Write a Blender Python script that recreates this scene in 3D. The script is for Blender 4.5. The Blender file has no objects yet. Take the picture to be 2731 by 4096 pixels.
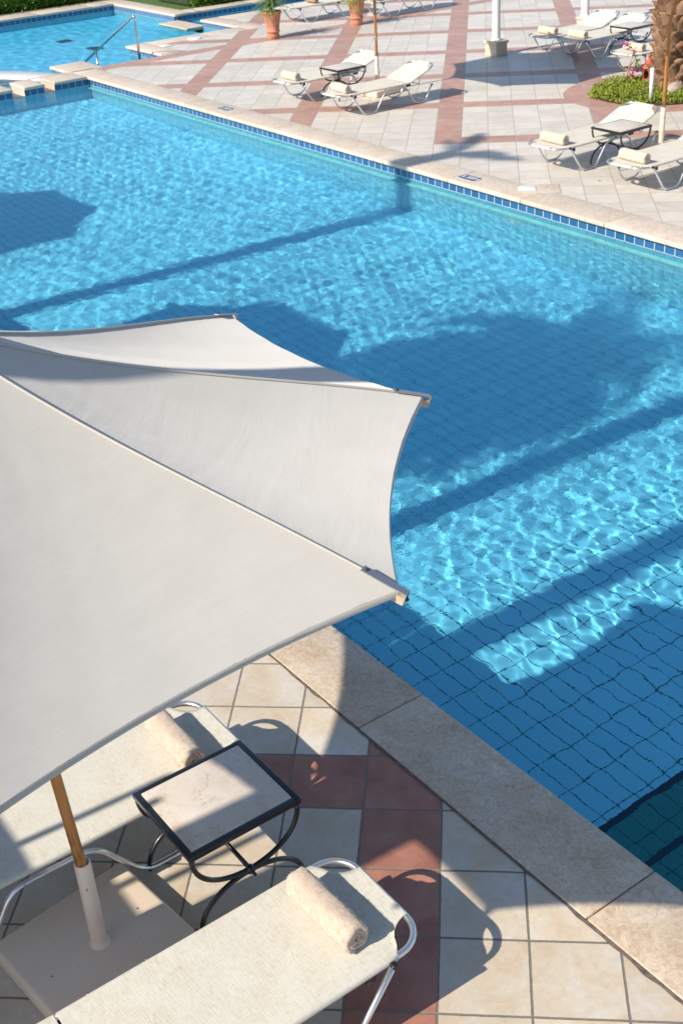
import bpy, bmesh, math, random
import numpy as np
from mathutils import Vector, Matrix
R = math.radians
PI = math.pi
scene = bpy.context.scene
col = scene.collection

# ------------------------------------------------------------------ camera
cd = bpy.data.cameras.new('camera')
cam = bpy.data.objects.new('camera', cd)
col.objects.link(cam)
scene.camera = cam
pitch, yaw, roll = 0.526535, -0.117731, -0.063457
fw = Vector((math.sin(yaw)*math.cos(pitch), math.cos(yaw)*math.cos(pitch), -math.sin(pitch)))
rt = Vector((math.cos(yaw), -math.sin(yaw), 0))
up = rt.cross(fw)
cx_ = math.cos(roll)*rt + math.sin(roll)*up
cy_ = -math.sin(roll)*rt + math.cos(roll)*up
M = Matrix((cx_, cy_, -fw)).transposed().to_4x4()
M.translation = (1.33282, -5.81265, 4.45340)
cam.matrix_world = M
cd.sensor_fit = 'VERTICAL'
cd.sensor_height = 36.0
cd.lens = 36.0*1.198557
cd.clip_start = .05
cd.clip_end = 600
cd.dof.use_dof = True
cd.dof.focus_distance = 4.7
cd.dof.aperture_fstop = 10

# ------------------------------------------------------------------ sky, sun, exposure
AZ, EL = R(37.8), R(37.4)                 # the way the shadows run, and the height of the sun
sundir = Vector((-math.cos(AZ)*math.cos(EL), -math.sin(AZ)*math.cos(EL), math.sin(EL)))
w = bpy.data.worlds.new('World')
scene.world = w
w.use_nodes = True
bg = w.node_tree.nodes['Background']
sky = w.node_tree.nodes.new('ShaderNodeTexSky')
sky.sky_type = 'NISHITA'
sky.sun_disc = False
sky.sun_elevation = EL
sky.ozone_density = 2.0
sky.dust_density = .5
sky.sun_rotation = math.atan2(sundir.x, sundir.y)
w.node_tree.links.new(sky.outputs[0], bg.inputs[0])
bg.inputs[1].default_value = 0.132
sl = bpy.data.lights.new('sun', 'SUN')
sl.energy = 5.0
sl.angle = R(.53)
sl.color = (1, .915, .785)
sl.cycles.is_caustics_light = True        # the water's caustics
so = bpy.data.objects.new('sun', sl)
col.objects.link(so)
so.rotation_euler = sundir.to_track_quat('Z', 'Y').to_euler()
vs = scene.view_settings
vs.view_transform = 'Standard'
vs.look = 'None'
vs.exposure = 0.46
vs.gamma = 1.0
scene.cycles.max_bounces = 10
scene.cycles.transmission_bounces = 8
scene.cycles.diffuse_bounces = 4
scene.cycles.sample_clamp_indirect = 6

# ------------------------------------------------------------------ frames of reference
# (s, t): s runs along the long pool edges, t across the pool, away from the camera
TH = R(-48.921)
ES = (math.cos(TH), math.sin(TH))
EN = (-math.sin(TH), math.cos(TH))
def W(s, t, z=0.0):
    return Vector((s*ES[0] + t*EN[0], s*ES[1] + t*EN[1], z))
POOLM = Matrix.Rotation(TH, 4, 'Z')       # pool frame -> world
ZW = -0.165                                # water level

# ------------------------------------------------------------------ mesh collector
class MB:
    def __init__(self):
        self.v, self.f, self.m, self.s, self.uv = [], [], [], [], []
    def add(self, verts, faces, mi=0, smooth=False, uvs=None):
        b = len(self.v)
        self.v += [tuple(p) for p in verts]
        for i, fc in enumerate(faces):
            self.f.append(tuple(b + k for k in fc))
            self.m.append(mi)
            self.s.append(smooth)
            self.uv.append(uvs[i] if uvs else None)
    def box(self, x0, x1, y0, y1, z0, z1, mi=0, mat=None, bev=0.0):
        bm = bmesh.new()
        bmesh.ops.create_cube(bm, size=1)
        for v in bm.verts:
            v.co = Vector(((x0+x1)/2 + v.co.x*(x1-x0), (y0+y1)/2 + v.co.y*(y1-y0), (z0+z1)/2 + v.co.z*(z1-z0)))
        if bev > 0:
            bmesh.ops.bevel(bm, geom=list(bm.edges), offset=bev, segments=3, profile=.5, affect='EDGES')
        if mat is not None:
            bm.transform(mat)
        self.bm(bm, mi, bev > 0)
    def bm(self, bm, mi=0, smooth=False):
        bm.verts.index_update()
        self.add([v.co.copy() for v in bm.verts], [[v.index for v in f.verts] for f in bm.faces], mi, smooth)
        bm.free()
    def tube(self, pts, r, n=10, mi=0, closed=False, cap=True, flat=1.0):
        pts = [Vector(p) for p in pts]
        rr = r if hasattr(r, '__len__') else [r]*len(pts)
        N = len(pts)
        V, F = [], []
        nrm = None
        for i, p in enumerate(pts):
            a = pts[(i-1) % N] if (closed or i > 0) else p
            c = pts[(i+1) % N] if (closed or i < N-1) else p
            tg = (c - a).normalized()
            if nrm is None:
                ref = Vector((0, 0, 1)) if abs(tg.z) < .9 else Vector((1, 0, 0))
                nrm = (ref - tg*ref.dot(tg)).normalized()
            else:
                nrm = (nrm - tg*nrm.dot(tg))
                nrm.normalize()
            bn = tg.cross(nrm)
            for k in range(n):
                an = 2*PI*k/n
                V.append(p + rr[i]*(math.cos(an)*nrm*flat + math.sin(an)*bn))
        for i in range(N if closed else N-1):
            j = (i+1) % N
            for k in range(n):
                l = (k+1) % n
                F.append((i*n+k, i*n+l, j*n+l, j*n+k))
        if cap and not closed:
            F.append(tuple(range(n-1, -1, -1)))
            F.append(tuple((N-1)*n + k for k in range(n)))
        self.add(V, F, mi, True)
    def lathe(self, prof, n=32, mi=0, center=(0, 0, 0), smooth=True):
        c = Vector(center)
        V, F = [], []
        for (r, z) in prof:
            for k in range(n):
                a = 2*PI*k/n
                V.append(c + Vector((r*math.cos(a), r*math.sin(a), z)))
        for i in range(len(prof)-1):
            for k in range(n):
                l = (k+1) % n
                F.append((i*n+k, i*n+l, (i+1)*n+l, (i+1)*n+k))
        self.add(V, F, mi, smooth)
    def quad(self, a, b, c, d, mi=0, uv=None):
        self.add([a, b, c, d], [(0, 1, 2, 3)], mi, False, [uv] if uv else None)
    def mesh(self, name, mats):
        me = bpy.data.meshes.new(name)
        me.from_pydata(self.v, [], self.f)
        for m in (mats if isinstance(mats, (list, tuple)) else [mats]):
            me.materials.append(m)
        me.polygons.foreach_set('material_index', self.m)
        me.polygons.foreach_set('use_smooth', self.s)
        if any(u is not None for u in self.uv):
            L = me.uv_layers.new(name='uv')
            k = 0
            for fc, u in zip(self.f, self.uv):
                for q in range(len(fc)):
                    if u is not None:
                        L.data[k].uv = u[q]
                    k += 1
        me.update()
        return me
    def build(self, name, mats, parent=None, mw=None):
        o = bpy.data.objects.new(name, self.mesh(name, mats))
        col.objects.link(o)
        if parent is not None:
            o.parent = parent
        if mw is not None:
            o.matrix_world = mw
        return o

def tag(o, label, cat, group=None):
    o['label'] = label
    o['category'] = cat
    if group:
        o['group'] = group
    return o
def struct(o):
    o['kind'] = 'structure'
    return o
def stuff(o, label, cat):
    o['kind'] = 'stuff'
    return tag(o, label, cat)
def thing(name, loc, rz, label, cat, group=None):
    o = bpy.data.objects.new(name, None)
    o.empty_display_size = .1
    col.objects.link(o)
    o.location = loc
    o.rotation_euler = (0, 0, rz)
    return tag(o, label, cat, group)
def copy_tree(o, parent=None):
    c = o.copy()
    col.objects.link(c)
    if parent is not None:
        c.parent = parent
    for ch in [x for x in o.children]:
        copy_tree(ch, c)
    return c
def place(o, loc, rz, label):
    o.location = loc
    o.rotation_euler = (0, 0, rz)
    o['label'] = label
    return o

# ------------------------------------------------------------------ node helper
class NG:
    def __init__(self, name):
        self.m = bpy.data.materials.new(name)
        self.m.use_nodes = True
        self.t = self.m.node_tree
        self.p = self.t.nodes['Principled BSDF']
        self.o = self.t.nodes['Material Output']
    def n(self, kind, **kw):
        nd = self.t.nodes.new('ShaderNode' + kind)
        for k, v in kw.items():
            setattr(nd, k, v)
        return nd
    def put(self, sock, v):
        if isinstance(v, bpy.types.NodeSocket):
            self.t.links.new(v, sock)
        elif isinstance(v, (tuple, list)) and len(v) == 3 and sock.type == 'RGBA':
            sock.default_value = (*v, 1)
        else:
            sock.default_value = v
    def ma(self, op, a, b=0.0, c=0.0):
        nd = self.n('Math', operation=op)
        self.put(nd.inputs[0], a); self.put(nd.inputs[1], b); self.put(nd.inputs[2], c)
        return nd.outputs[0]
    def mix(self, f, a, b, blend='MIX'):
        nd = self.n('Mix', data_type='RGBA', blend_type=blend)
        self.put(nd.inputs[0], f); self.put(nd.inputs[6], a); self.put(nd.inputs[7], b)
        return nd.outputs[2]
    def noise(self, vec, scale, detail=3, rough=.55, dist=0.0):
        nd = self.n('TexNoise')
        if vec is not None:
            self.t.links.new(vec, nd.inputs['Vector'])
        nd.inputs['Scale'].default_value = scale
        nd.inputs['Detail'].default_value = detail
        nd.inputs['Roughness'].default_value = rough
        nd.inputs['Distortion'].default_value = dist
        return nd.outputs['Fac']
    def ramp(self, f, stops):
        nd = self.n('ValToRGB')
        cr = nd.color_ramp
        while len(cr.elements) < len(stops):
            cr.elements.new(.5)
        for e, (p, c) in zip(cr.elements, stops):
            e.position = p
            e.color = (*c, 1) if len(c) == 3 else c
        self.t.links.new(f, nd.inputs[0])
        return nd.outputs[0]
    def step(self, v, a, b):               # 0 below a, 1 above b
        nd = self.n('MapRange')
        self.put(nd.inputs[0], v)
        nd.inputs[1].default_value = a; nd.inputs[2].default_value = b
        nd.inputs[3].default_value = 0; nd.inputs[4].default_value = 1
        return nd.outputs[0]
    def obj(self): return self.n('TexCoord').outputs['Object']
    def uv(self): return self.n('TexCoord').outputs['UV']
    def pos(self): return self.n('NewGeometry').outputs['Position']
    def xyz(self, v):
        nd = self.n('SeparateXYZ')
        self.t.links.new(v, nd.inputs[0])
        return nd.outputs
    def vec(self, x=0.0, y=0.0, z=0.0):
        nd = self.n('CombineXYZ')
        self.put(nd.inputs[0], x); self.put(nd.inputs[1], y); self.put(nd.inputs[2], z)
        return nd.outputs[0]
    def scl(self, v, s):
        nd = self.n('Mapping')
        self.t.links.new(v, nd.inputs[0])
        nd.inputs['Scale'].default_value = s
        return nd.outputs[0]
    def bump(self, h, strength, dist, normal=None):
        nd = self.n('Bump')
        self.t.links.new(h, nd.inputs['Height'])
        nd.inputs['Strength'].default_value = strength
        nd.inputs['Distance'].default_value = dist
        if normal is not None:
            self.t.links.new(normal, nd.inputs['Normal'])
        self.t.links.new(nd.outputs[0], self.p.inputs['Normal'])
        return nd.outputs[0]
    def fin(self, color=None, rough=None, metal=None, spec=None, dim=.83):
        if color is not None:
            if dim != 1.0:
                color = self.mix(1.0, color, (dim, dim, dim), 'MULTIPLY')
            self.put(self.p.inputs['Base Color'], color)
        if rough is not None: self.put(self.p.inputs['Roughness'], rough)
        if metal is not None: self.p.inputs['Metallic'].default_value = metal
        if spec is not None: self.p.inputs['Specular IOR Level'].default_value = spec
        return self.m
    def white(self, v):
        nd = self.n('TexWhiteNoise', noise_dimensions='3D')
        self.t.links.new(v, nd.inputs['Vector'])
        return nd.outputs
# ================================================================== MATERIALS
def tile_mask(g, u, v, width):
    """u, v in tiles -> (grout 0..1, cell id vector)"""
    fu, fv = g.ma('FRACT', u), g.ma('FRACT', v)
    du = g.ma('MINIMUM', fu, g.ma('SUBTRACT', 1.0, fu))
    dv = g.ma('MINIMUM', fv, g.ma('SUBTRACT', 1.0, fv))
    d = g.ma('MINIMUM', du, dv)
    return d, g.vec(g.ma('FLOOR', u), g.ma('FLOOR', v), 0.0)

def deck_material(name, far):
    g = NG(name)
    pos = g.pos()
    x, y, z = g.xyz(pos)
    size = .396 if far else .4
    if far:
        a = R(-.668)
        dx, dy = g.ma('SUBTRACT', x, 1.2733), g.ma('SUBTRACT', y, 12.8148)
        u = g.ma('ADD', g.ma('MULTIPLY', dx, math.cos(a)/size), g.ma('MULTIPLY', dy, math.sin(a)/size))
        v = g.ma('ADD', g.ma('MULTIPLY', dx, -math.sin(a)/size), g.ma('MULTIPLY', dy, math.cos(a)/size))
    else:
        u, v = g.ma('DIVIDE', x, size), g.ma('DIVIDE', y, size)
    # hand-laid: joints wander a little
    wob = g.noise(pos, 2.3, 2)
    u = g.ma('ADD', u, g.ma('MULTIPLY', g.ma('SUBTRACT', wob, .5), .02))
    v = g.ma('ADD', v, g.ma('MULTIPLY', g.ma('SUBTRACT', g.noise(g.vec(y, x, z), 2.1, 2), .5), .02))
    d, cid = tile_mask(g, u, v, .01)
    rough_edge = g.ma('MULTIPLY', g.ma('SUBTRACT', g.noise(pos, 60, 2), .5), .008)
    ga, gb = (.008, .015) if far else (.011, .017)
    grout = g.ma('SUBTRACT', 1.0, g.step(g.ma('ADD', d, rough_edge), ga, gb))
    wn = g.white(cid)
    rnd, rcol = wn[0], wn[1]
    # red bands
    if far:
        m6u = g.ma('FLOOR', g.ma('SUBTRACT', u, g.ma('MULTIPLY', g.ma('FLOOR', g.ma('DIVIDE', u, 6.0)), 6.0)))
        m6v = g.ma('FLOOR', g.ma('SUBTRACT', v, g.ma('MULTIPLY', g.ma('FLOOR', g.ma('DIVIDE', v, 6.0)), 6.0)))
        cu = g.ma('COMPARE', m6u, 5.0, .1)
        cv = g.ma('COMPARE', m6v, 5.0, .1)
        low = g.ma('MULTIPLY', g.ma('GREATER_THAN', u, -1.0), g.ma('LESS_THAN', v, -1.0))   # plain border by the pool
        lowl = g.ma('MULTIPLY', g.ma('LESS_THAN', u, -1.0), g.ma('LESS_THAN', v, 0.0))
        red = g.ma('MAXIMUM', g.ma('MULTIPLY', cu, g.ma('SUBTRACT', 1.0, low)), g.ma('MULTIPLY', cv, g.ma('SUBTRACT', 1.0, g.ma('MAXIMUM', low, lowl))))
        s_ = g.ma('ADD', g.ma('MULTIPLY', x, ES[0]), g.ma('MULTIPLY', y, ES[1]))
        band = g.ma('MULTIPLY', g.ma('GREATER_THAN', s_, -18.85), g.ma('LESS_THAN', s_, -18.42))
        rx, ry = g.ma('SUBTRACT', x, 4.36), g.ma('SUBTRACT', y, 15.36)
        rad = g.ma('SQRT', g.ma('ADD', g.ma('MULTIPLY', rx, rx), g.ma('MULTIPLY', ry, ry)))
        ring = g.ma('LESS_THAN', rad, 1.42)
        red = g.ma('MAXIMUM', red, g.ma('MAXIMUM', band, ring))
    else:
        cu = g.ma('COMPARE', g.ma('FLOOR', u), 2.0, .1)
        cv = g.ma('MULTIPLY', g.ma('COMPARE', g.ma('FLOOR', v), -3.0, .1), g.ma('LESS_THAN', u, 3.0))
        red = g.ma('MAXIMUM', cu, cv)
    # per-tile shifted cloudy pattern
    sh = g.n('VectorMath', operation='MULTIPLY_ADD')
    g.t.links.new(rcol, sh.inputs[0]); sh.inputs[1].default_value = (9, 9, 9); g.t.links.new(pos, sh.inputs[2])
    pv = sh.outputs[0]
    n1 = g.noise(pv, 4.0, 5, .6, .6)
    n2 = g.noise(pv, 26.0, 4, .65)
    n3 = g.noise(pv, 150.0, 2, .6)
    if far:
        cream = g.ramp(n1, [(.25, (.68, .60, .50)), (.5, (.76, .71, .635)), (.75, (.81, .775, .715))])
        redc = g.ramp(n1, [(.25, (.45, .22, .17)), (.55, (.56, .325, .25)), (.8, (.62, .42, .34))])
    else:
        cream = g.ramp(n1, [(.22, (.66, .50, .33)), (.45, (.73, .62, .47)), (.62, (.77, .70, .60)), (.85, (.79, .76, .71))])
        redc = g.ramp(n1, [(.25, (.33, .125, .085)), (.5, (.47, .20, .14)), (.8, (.55, .29, .215))])
    # fine dark veins and pits
    vein = g.ma('ABSOLUTE', g.ma('SUBTRACT', g.noise(pv, 7.0, 6, .6, 1.2), .5))
    veinm = g.ma('MULTIPLY', g.ma('SUBTRACT', 1.0, g.step(vein, .0, .012)), g.step(n2, .45, .7))
    tcol = g.mix(red, cream, redc)
    tcol = g.mix(g.ma('MULTIPLY', veinm, .35), tcol, g.mix(red, (.38, .25, .15), (.22, .06, .045)))
    tcol = g.mix(g.step(n2, .30, .75), g.mix(1.0, tcol, (.86, .84, .82), 'MULTIPLY'), tcol)
    spots = g.step(g.noise(pos, 95, 1, .4), .735, .76)
    tcol = g.mix(g.ma('MULTIPLY', spots, .5), tcol, (.16, .11, .08))
    tone = g.ma('ADD', .90, g.ma('MULTIPLY', rnd, .16))
    tcol = g.mix(1.0, tcol, g.vec(tone, tone, tone), 'MULTIPLY')
    tcol = g.mix(g.ma('MULTIPLY', n3, .12), tcol, (.35, .28, .22))
    dirt = g.step(g.noise(pos, .9, 4, .6), .48, .75)
    tcol = g.mix(g.ma('MULTIPLY', dirt, .16), tcol, (.42, .33, .24))
    gcol = g.mix(n2, (.13, .11, .09), (.32, .275, .23)) if not far else g.mix(n2, (.34, .30, .265), (.5, .45, .40))
    colr = g.mix(grout, tcol, gcol)
    h = g.ma('ADD', g.ma('MULTIPLY', g.ma('SUBTRACT', 1.0, grout), 1.0), g.ma('ADD', g.ma('MULTIPLY', n2, .16), g.ma('MULTIPLY', n1, .25)))
    g.bump(h, .7, .004)
    rg = g.ma('ADD', .34, g.ma('MULTIPLY', n2, .25))
    rg = g.ma('ADD', rg, g.ma('MULTIPLY', grout, .3))
    return g.fin(colr, rg, spec=.4)

def coping_material(name, tint):
    g = NG(name)
    ob = g.obj()
    x, y, z = g.xyz(ob)
    rnd = g.n('NewGeometry').outputs['Random Per Island']
    off = g.vec(g.ma('MULTIPLY', rnd, 37.0), g.ma('MULTIPLY', rnd, 19.0), 0.0)
    sh = g.n('VectorMath', operation='ADD')
    g.t.links.new(ob, sh.inputs[0]); g.t.links.new(off, sh.inputs[1])
    pv = sh.outputs[0]
    n1 = g.noise(pv, 3.2, 5, .6, .4)
    n2 = g.noise(pv, 22, 5, .7, 1.6)
    n3 = g.noise(pv, 70, 4, .7, .8)
    a, b, c = tint
    cc = g.ramp(n1, [(.3, a), (.52, b), (.72, c)])
    cc = g.mix(g.step(n2, .36, .66), g.mix(1.0, cc, (.72, .66, .58), 'MULTIPLY'), cc)
    crack = g.ma('ABSOLUTE', g.ma('SUBTRACT', g.noise(pv, 16, 6, .65, 2.0), .5))
    cr = g.ma('MULTIPLY', g.ma('SUBTRACT', 1.0, g.step(crack, 0.0, .016)), g.step(n3, .45, .6))
    cc = g.mix(g.ma('MULTIPLY', cr, .55), cc, (.25, .17, .10))
    cc = g.mix(g.step(n3, .58, .72), cc, g.mix(1.0, cc, (1.12, 1.12, 1.10), 'MULTIPLY'))
    tone = g.ma('ADD', .92, g.ma('MULTIPLY', rnd, .14))
    cc = g.mix(1.0, cc, g.vec(tone, tone, tone), 'MULTIPLY')
    g.bump(g.ma('ADD', g.ma('MULTIPLY', n2, .6), g.ma('MULTIPLY', n3, .5)), .55, .004)
    return g.fin(cc, .55, spec=.35)

M_near = deck_material('deck_tile_near', False)
M_far = deck_material('deck_tile_far', True)
M_cop_near = coping_material('coping_near', ((.62, .48, .35), (.71, .60, .475), (.74, .66, .56)))
M_cop_far = coping_material('coping_far', ((.74, .61, .49), (.79, .70, .60), (.82, .75, .67)))

def simple(name, colr, rough=.6, metal=0.0, nscale=0, namp=.1, bump=0.0, bscale=40, bdist=.002, spec=.5, coat=0.0):
    g = NG(name)
    c = colr
    if nscale:
        n = g.noise(g.obj(), nscale, 4)
        c = g.ramp(n, [(.3, tuple(k*(1-namp) for k in colr)), (.7, tuple(min(1, k*(1+namp)) for k in colr))])
    if bump:
        g.bump(g.noise(g.obj(), bscale, 4), bump, bdist)
    if coat:
        g.p.inputs['Coat Weight'].default_value = coat
    return g.fin(c, rough, metal, spec)

M_grout = simple('edge_grout', (.16, .125, .105), .9, nscale=30, namp=.4)

def pool_tile(name, c1, c2, line, w_, h_, mort, var=.1, glossy=.25):
    """uv in metres; w_ x h_ tiles"""
    g = NG(name)
    u, v, _ = g.xyz(g.uv())
    uu, vv = g.ma('DIVIDE', u, w_), g.ma('DIVIDE', v, h_)
    fu, fv = g.ma('FRACT', uu), g.ma('FRACT', vv)
    du = g.ma('MULTIPLY', g.ma('MINIMUM', fu, g.ma('SUBTRACT', 1.0, fu)), w_)
    dv = g.ma('MULTIPLY', g.ma('MINIMUM', fv, g.ma('SUBTRACT', 1.0, fv)), h_)
    d = g.ma('MINIMUM', du, dv)
    cell = g.vec(g.ma('FLOOR', uu), g.ma('FLOOR', vv), 0.0)
    rnd = g.white(cell)[0]
    tc = g.mix(rnd, c1, c2)
    n = g.noise(g.uv(), 14, 4)
    tc = g.mix(g.ma('MULTIPLY', n, var), tc, tuple(k*.55 for k in c1))
    m = g.ma('SUBTRACT', 1.0, g.step(d, mort*.75, mort))
    g.bump(g.ma('SUBTRACT', 1.0, m), .4, .003)
    return g.fin(g.mix(m, tc, line), glossy, spec=.5, dim=1.0)

M_floor = pool_tile('pool_floor_tile', (.44, .69, .93), (.48, .72, .95), (.02, .12, .18), .283, .144, .0048)
M_wall = pool_tile('pool_wall_tile', (.45, .68, .84), (.51, .72, .87), (.09, .27, .36), .148, .148, .0042)
M_band = pool_tile('waterline_tile', (.022, .095, .21), (.035, .13, .28), (.50, .52, .52), .148, .1205, .006, .25, .15)
M_band_n = pool_tile('waterline_narrow_tile', (.022, .105, .23), (.035, .14, .30), (.50, .52, .52), .075, .1205, .006, .25, .15)
M_ledge = simple('ledge_white', (.84, .84, .80), .6, nscale=9, namp=.15)
M_teal = pool_tile('lane_teal_tile', (.03, .27, .29), (.04, .30, .32), (.01, .08, .09), .283, .144, .004)
# ribbed anti-slip face on the teal tile
g = NG('lane_teal_ribbed')
u, v, _ = g.xyz(g.uv())
rib = g.ma('SINE', g.ma('MULTIPLY', v, 2*PI/.0135))
fu = g.ma('FRACT', g.ma('DIVIDE', u, .283)); fv = g.ma('FRACT', g.ma('DIVIDE', v, .144))
du = g.ma('MULTIPLY', g.ma('MINIMUM', fu, g.ma('SUBTRACT', 1.0, fu)), .283)
dv = g.ma('MULTIPLY', g.ma('MINIMUM', fv, g.ma('SUBTRACT', 1.0, fv)), .144)
mm = g.ma('SUBTRACT', 1.0, g.step(g.ma('MINIMUM', du, dv), .003, .0045))
cc = g.mix(g.step(rib, -.4, .5), (.022, .19, .21), (.055, .32, .335))
M_teal = g.fin(g.mix(mm, cc, (.01, .08, .09)), .4)
M_navy = simple('lane_navy', (.004, .012, .06), .4)

g = NG('pool_water')
gb = g.n('Bump')
gb.inputs['Strength'].default_value = .35
gb.inputs['Distance'].default_value = .004
ob = g.obj()
hh = g.ma('ADD', g.noise(g.scl(ob, (1.0, .75, 1)), 13, 3, .6, .4), g.noise(g.scl(ob, (1.0, .7, 1)), 37, 2, .5))
s_ = g.xyz(ob)[0]                          # calmer in the lee of the near edge at right
hh = g.ma('MULTIPLY', hh, g.ma('SUBTRACT', 1.0, g.ma('MULTIPLY', g.step(s_, -.35, .40), .82)))
g.t.links.new(hh, gb.inputs['Height'])
rf = g.n('BsdfRefraction')
rf.inputs['Color'].default_value = (.58, .97, 1.0, 1)
rf.inputs['Roughness'].default_value = 0
rf.inputs['IOR'].default_value = 1.333
gs = g.n('BsdfGlossy')
gs.inputs['Roughness'].default_value = .0
for nd in (rf, gs):
    g.t.links.new(gb.outputs[0], nd.inputs['Normal'])
fr = g.n('Fresnel')
fr.inputs['IOR'].default_value = 1.333
g.t.links.new(gb.outputs[0], fr.inputs['Normal'])
mxw = g.n('MixShader')                     # the mirror of the sky partly taken off, as through a polarising filter
g.t.links.new(g.ma('MULTIPLY', fr.outputs[0], .42), mxw.inputs[0])
g.t.links.new(rf.outputs[0], mxw.inputs[1]); g.t.links.new(gs.outputs[0], mxw.inputs[2])
g.t.links.new(mxw.outputs[0], g.o.inputs['Surface'])
M_water = g.m

# woven parasol canvas
def canvas(name, c1, c2, su, sv):
    g = NG(name)
    u, v, _ = g.xyz(g.uv())
    a = g.ma('SINE', g.ma('MULTIPLY', u, 2*PI/su))
    b = g.ma('SINE', g.ma('MULTIPLY', v, 2*PI/sv))
    wv = g.ma('MULTIPLY', a, b)
    n = g.noise(g.uv(), 5, 5, .6)
    thread = g.noise(g.scl(g.uv(), (12, 160, 1)), 1.0, 2)
    f = g.ma('ADD', g.ma('MULTIPLY', n, .55), g.ma('MULTIPLY', thread, .45))
    c = g.ramp(f, [(.3, c1), (.7, c2)])
    c = g.mix(g.step(wv, .25, 1.0), c, g.mix(1.0, c, (.92, .915, .90), 'MULTIPLY'))
    crease = g.noise(g.scl(g.uv(), (1.2, 5.0, 1)), 1.0, 4, .55, .8)
    b1 = g.bump(crease, .16, .02)
    g.bump(g.ma('ADD', wv, g.ma('MULTIPLY', n, 4.0)), .20, .001, b1)
    g.p.inputs['Sheen Weight'].default_value = .22
    g.p.inputs['Sheen Roughness'].default_value = .55
    if 'Diffuse Roughness' in g.p.inputs:
        g.p.inputs['Diffuse Roughness'].default_value = 1.0
    return g.fin(c, .9, spec=.15)
M_canvas = canvas('parasol_canvas', (.53, .505, .465), (.585, .56, .52), .013, .010)
M_ribwood = simple('rib_wood', (.46, .37, .28), .7, nscale=20, namp=.25)
M_rim = simple('whirlpool_white', (.60, .61, .62), .5, nscale=6, namp=.05)
M_piping = simple('canvas_piping', (.52, .48, .43), .9, bump=.5, bscale=300)

# sling of the loungers: flat slubby weave
g = NG('sling_weave')
ob = g.obj()
x, y, z = g.xyz(ob)
a = g.ma('SINE', g.ma('MULTIPLY', g.ma('ADD', x, y), 2*PI/.011))
b = g.ma('SINE', g.ma('MULTIPLY', g.ma('SUBTRACT', x, y), 2*PI/.011))
wv = g.ma('MULTIPLY', a, b)
slub = g.noise(g.scl(ob, (22, 190, 60)), 1.0, 3, .6)
slub2 = g.noise(g.scl(ob, (120, 30, 60)), 1.0, 2, .6)
n = g.noise(ob, 6, 4)
f = g.ma('ADD', g.ma('MULTIPLY', slub, .5), g.ma('ADD', g.ma('MULTIPLY', slub2, .3), g.ma('MULTIPLY', n, .2)))
c = g.ramp(f, [(.34, (.60, .555, .42)), (.5, (.745, .71, .625)), (.66, (.80, .785, .735))])
c = g.mix(g.step(wv, .1, .9), c, g.mix(1.0, c, (.80, .77, .68), 'MULTIPLY'))
g.bump(g.ma('ADD', wv, g.ma('MULTIPLY', slub, 2.0)), .5, .0015)
M_sling = g.fin(c, .75, spec=.25)

g = NG('terry_towel')
ob = g.obj()
n1 = g.noise(ob, 240, 4, .75)
n2 = g.noise(ob, 28, 4, .6)
c = g.ramp(g.ma('ADD', g.ma('MULTIPLY', n1, .55), g.ma('MULTIPLY', n2, .45)), [(.3, (.60, .42, .30)), (.55, (.76, .61, .49)), (.75, (.82, .71, .60))])
g.bump(g.ma('ADD', n1, g.ma('MULTIPLY', n2, 1.2)), 1.0, .006)
g.p.inputs['Sheen Weight'].default_value = .35
g.p.inputs['Sheen Roughness'].default_value = .5
M_towel = g.fin(c, .95, spec=.1)
M_tan_towel = simple('tan_towel', (.46, .27, .15), .95, nscale=30, namp=.25, bump=.9, bscale=200, bdist=.004, spec=.1)

g = NG('brushed_aluminium')
n = g.noise(g.scl(g.obj(), (3, 40, 40)), 1.0, 3)
M_alu = g.fin((.78, .785, .80), g.ma('ADD', .24, g.ma('MULTIPLY', n, .10)), .9)
M_steel = simple('polished_steel', (.62, .61, .60), .16, 1.0)
M_black = simple('black_iron', (.010, .011, .014), .32, .0, bump=.25, bscale=60, bdist=.002, coat=.3)
M_plastic = simple('black_plastic', (.012, .012, .013), .45)

g = NG('table_marble')
ob = g.obj()
n1 = g.noise(ob, 7, 6, .6, .5)
n2 = g.noise(ob, 55, 5, .7, 1.0)
c = g.ramp(n1, [(.3, (.58, .475, .37)), (.5, (.68, .60, .51)), (.7, (.72, .665, .60))])
c = g.mix(g.ma('MULTIPLY', g.step(n2, .55, .72), .6), c, (.50, .36, .26))
vein = g.ma('ABSOLUTE', g.ma('SUBTRACT', g.noise(ob, 3.3, 7, .62, 1.3), .5))
vm = g.ma('MULTIPLY', g.ma('SUBTRACT', 1.0, g.step(vein, 0.0, .007)), g.step(g.noise(ob, 4.5, 2), .52, .60))
c = g.mix(g.ma('MULTIPLY', vm, .75), c, (.17, .12, .08))
c = g.mix(g.step(n2, .30, .40), g.mix(1.0, c, (.9, .88, .86), 'MULTIPLY'), c)
M_marble = g.fin(c, g.ma('ADD', .22, g.ma('MULTIPLY', n2, .2)), spec=.5)

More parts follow.
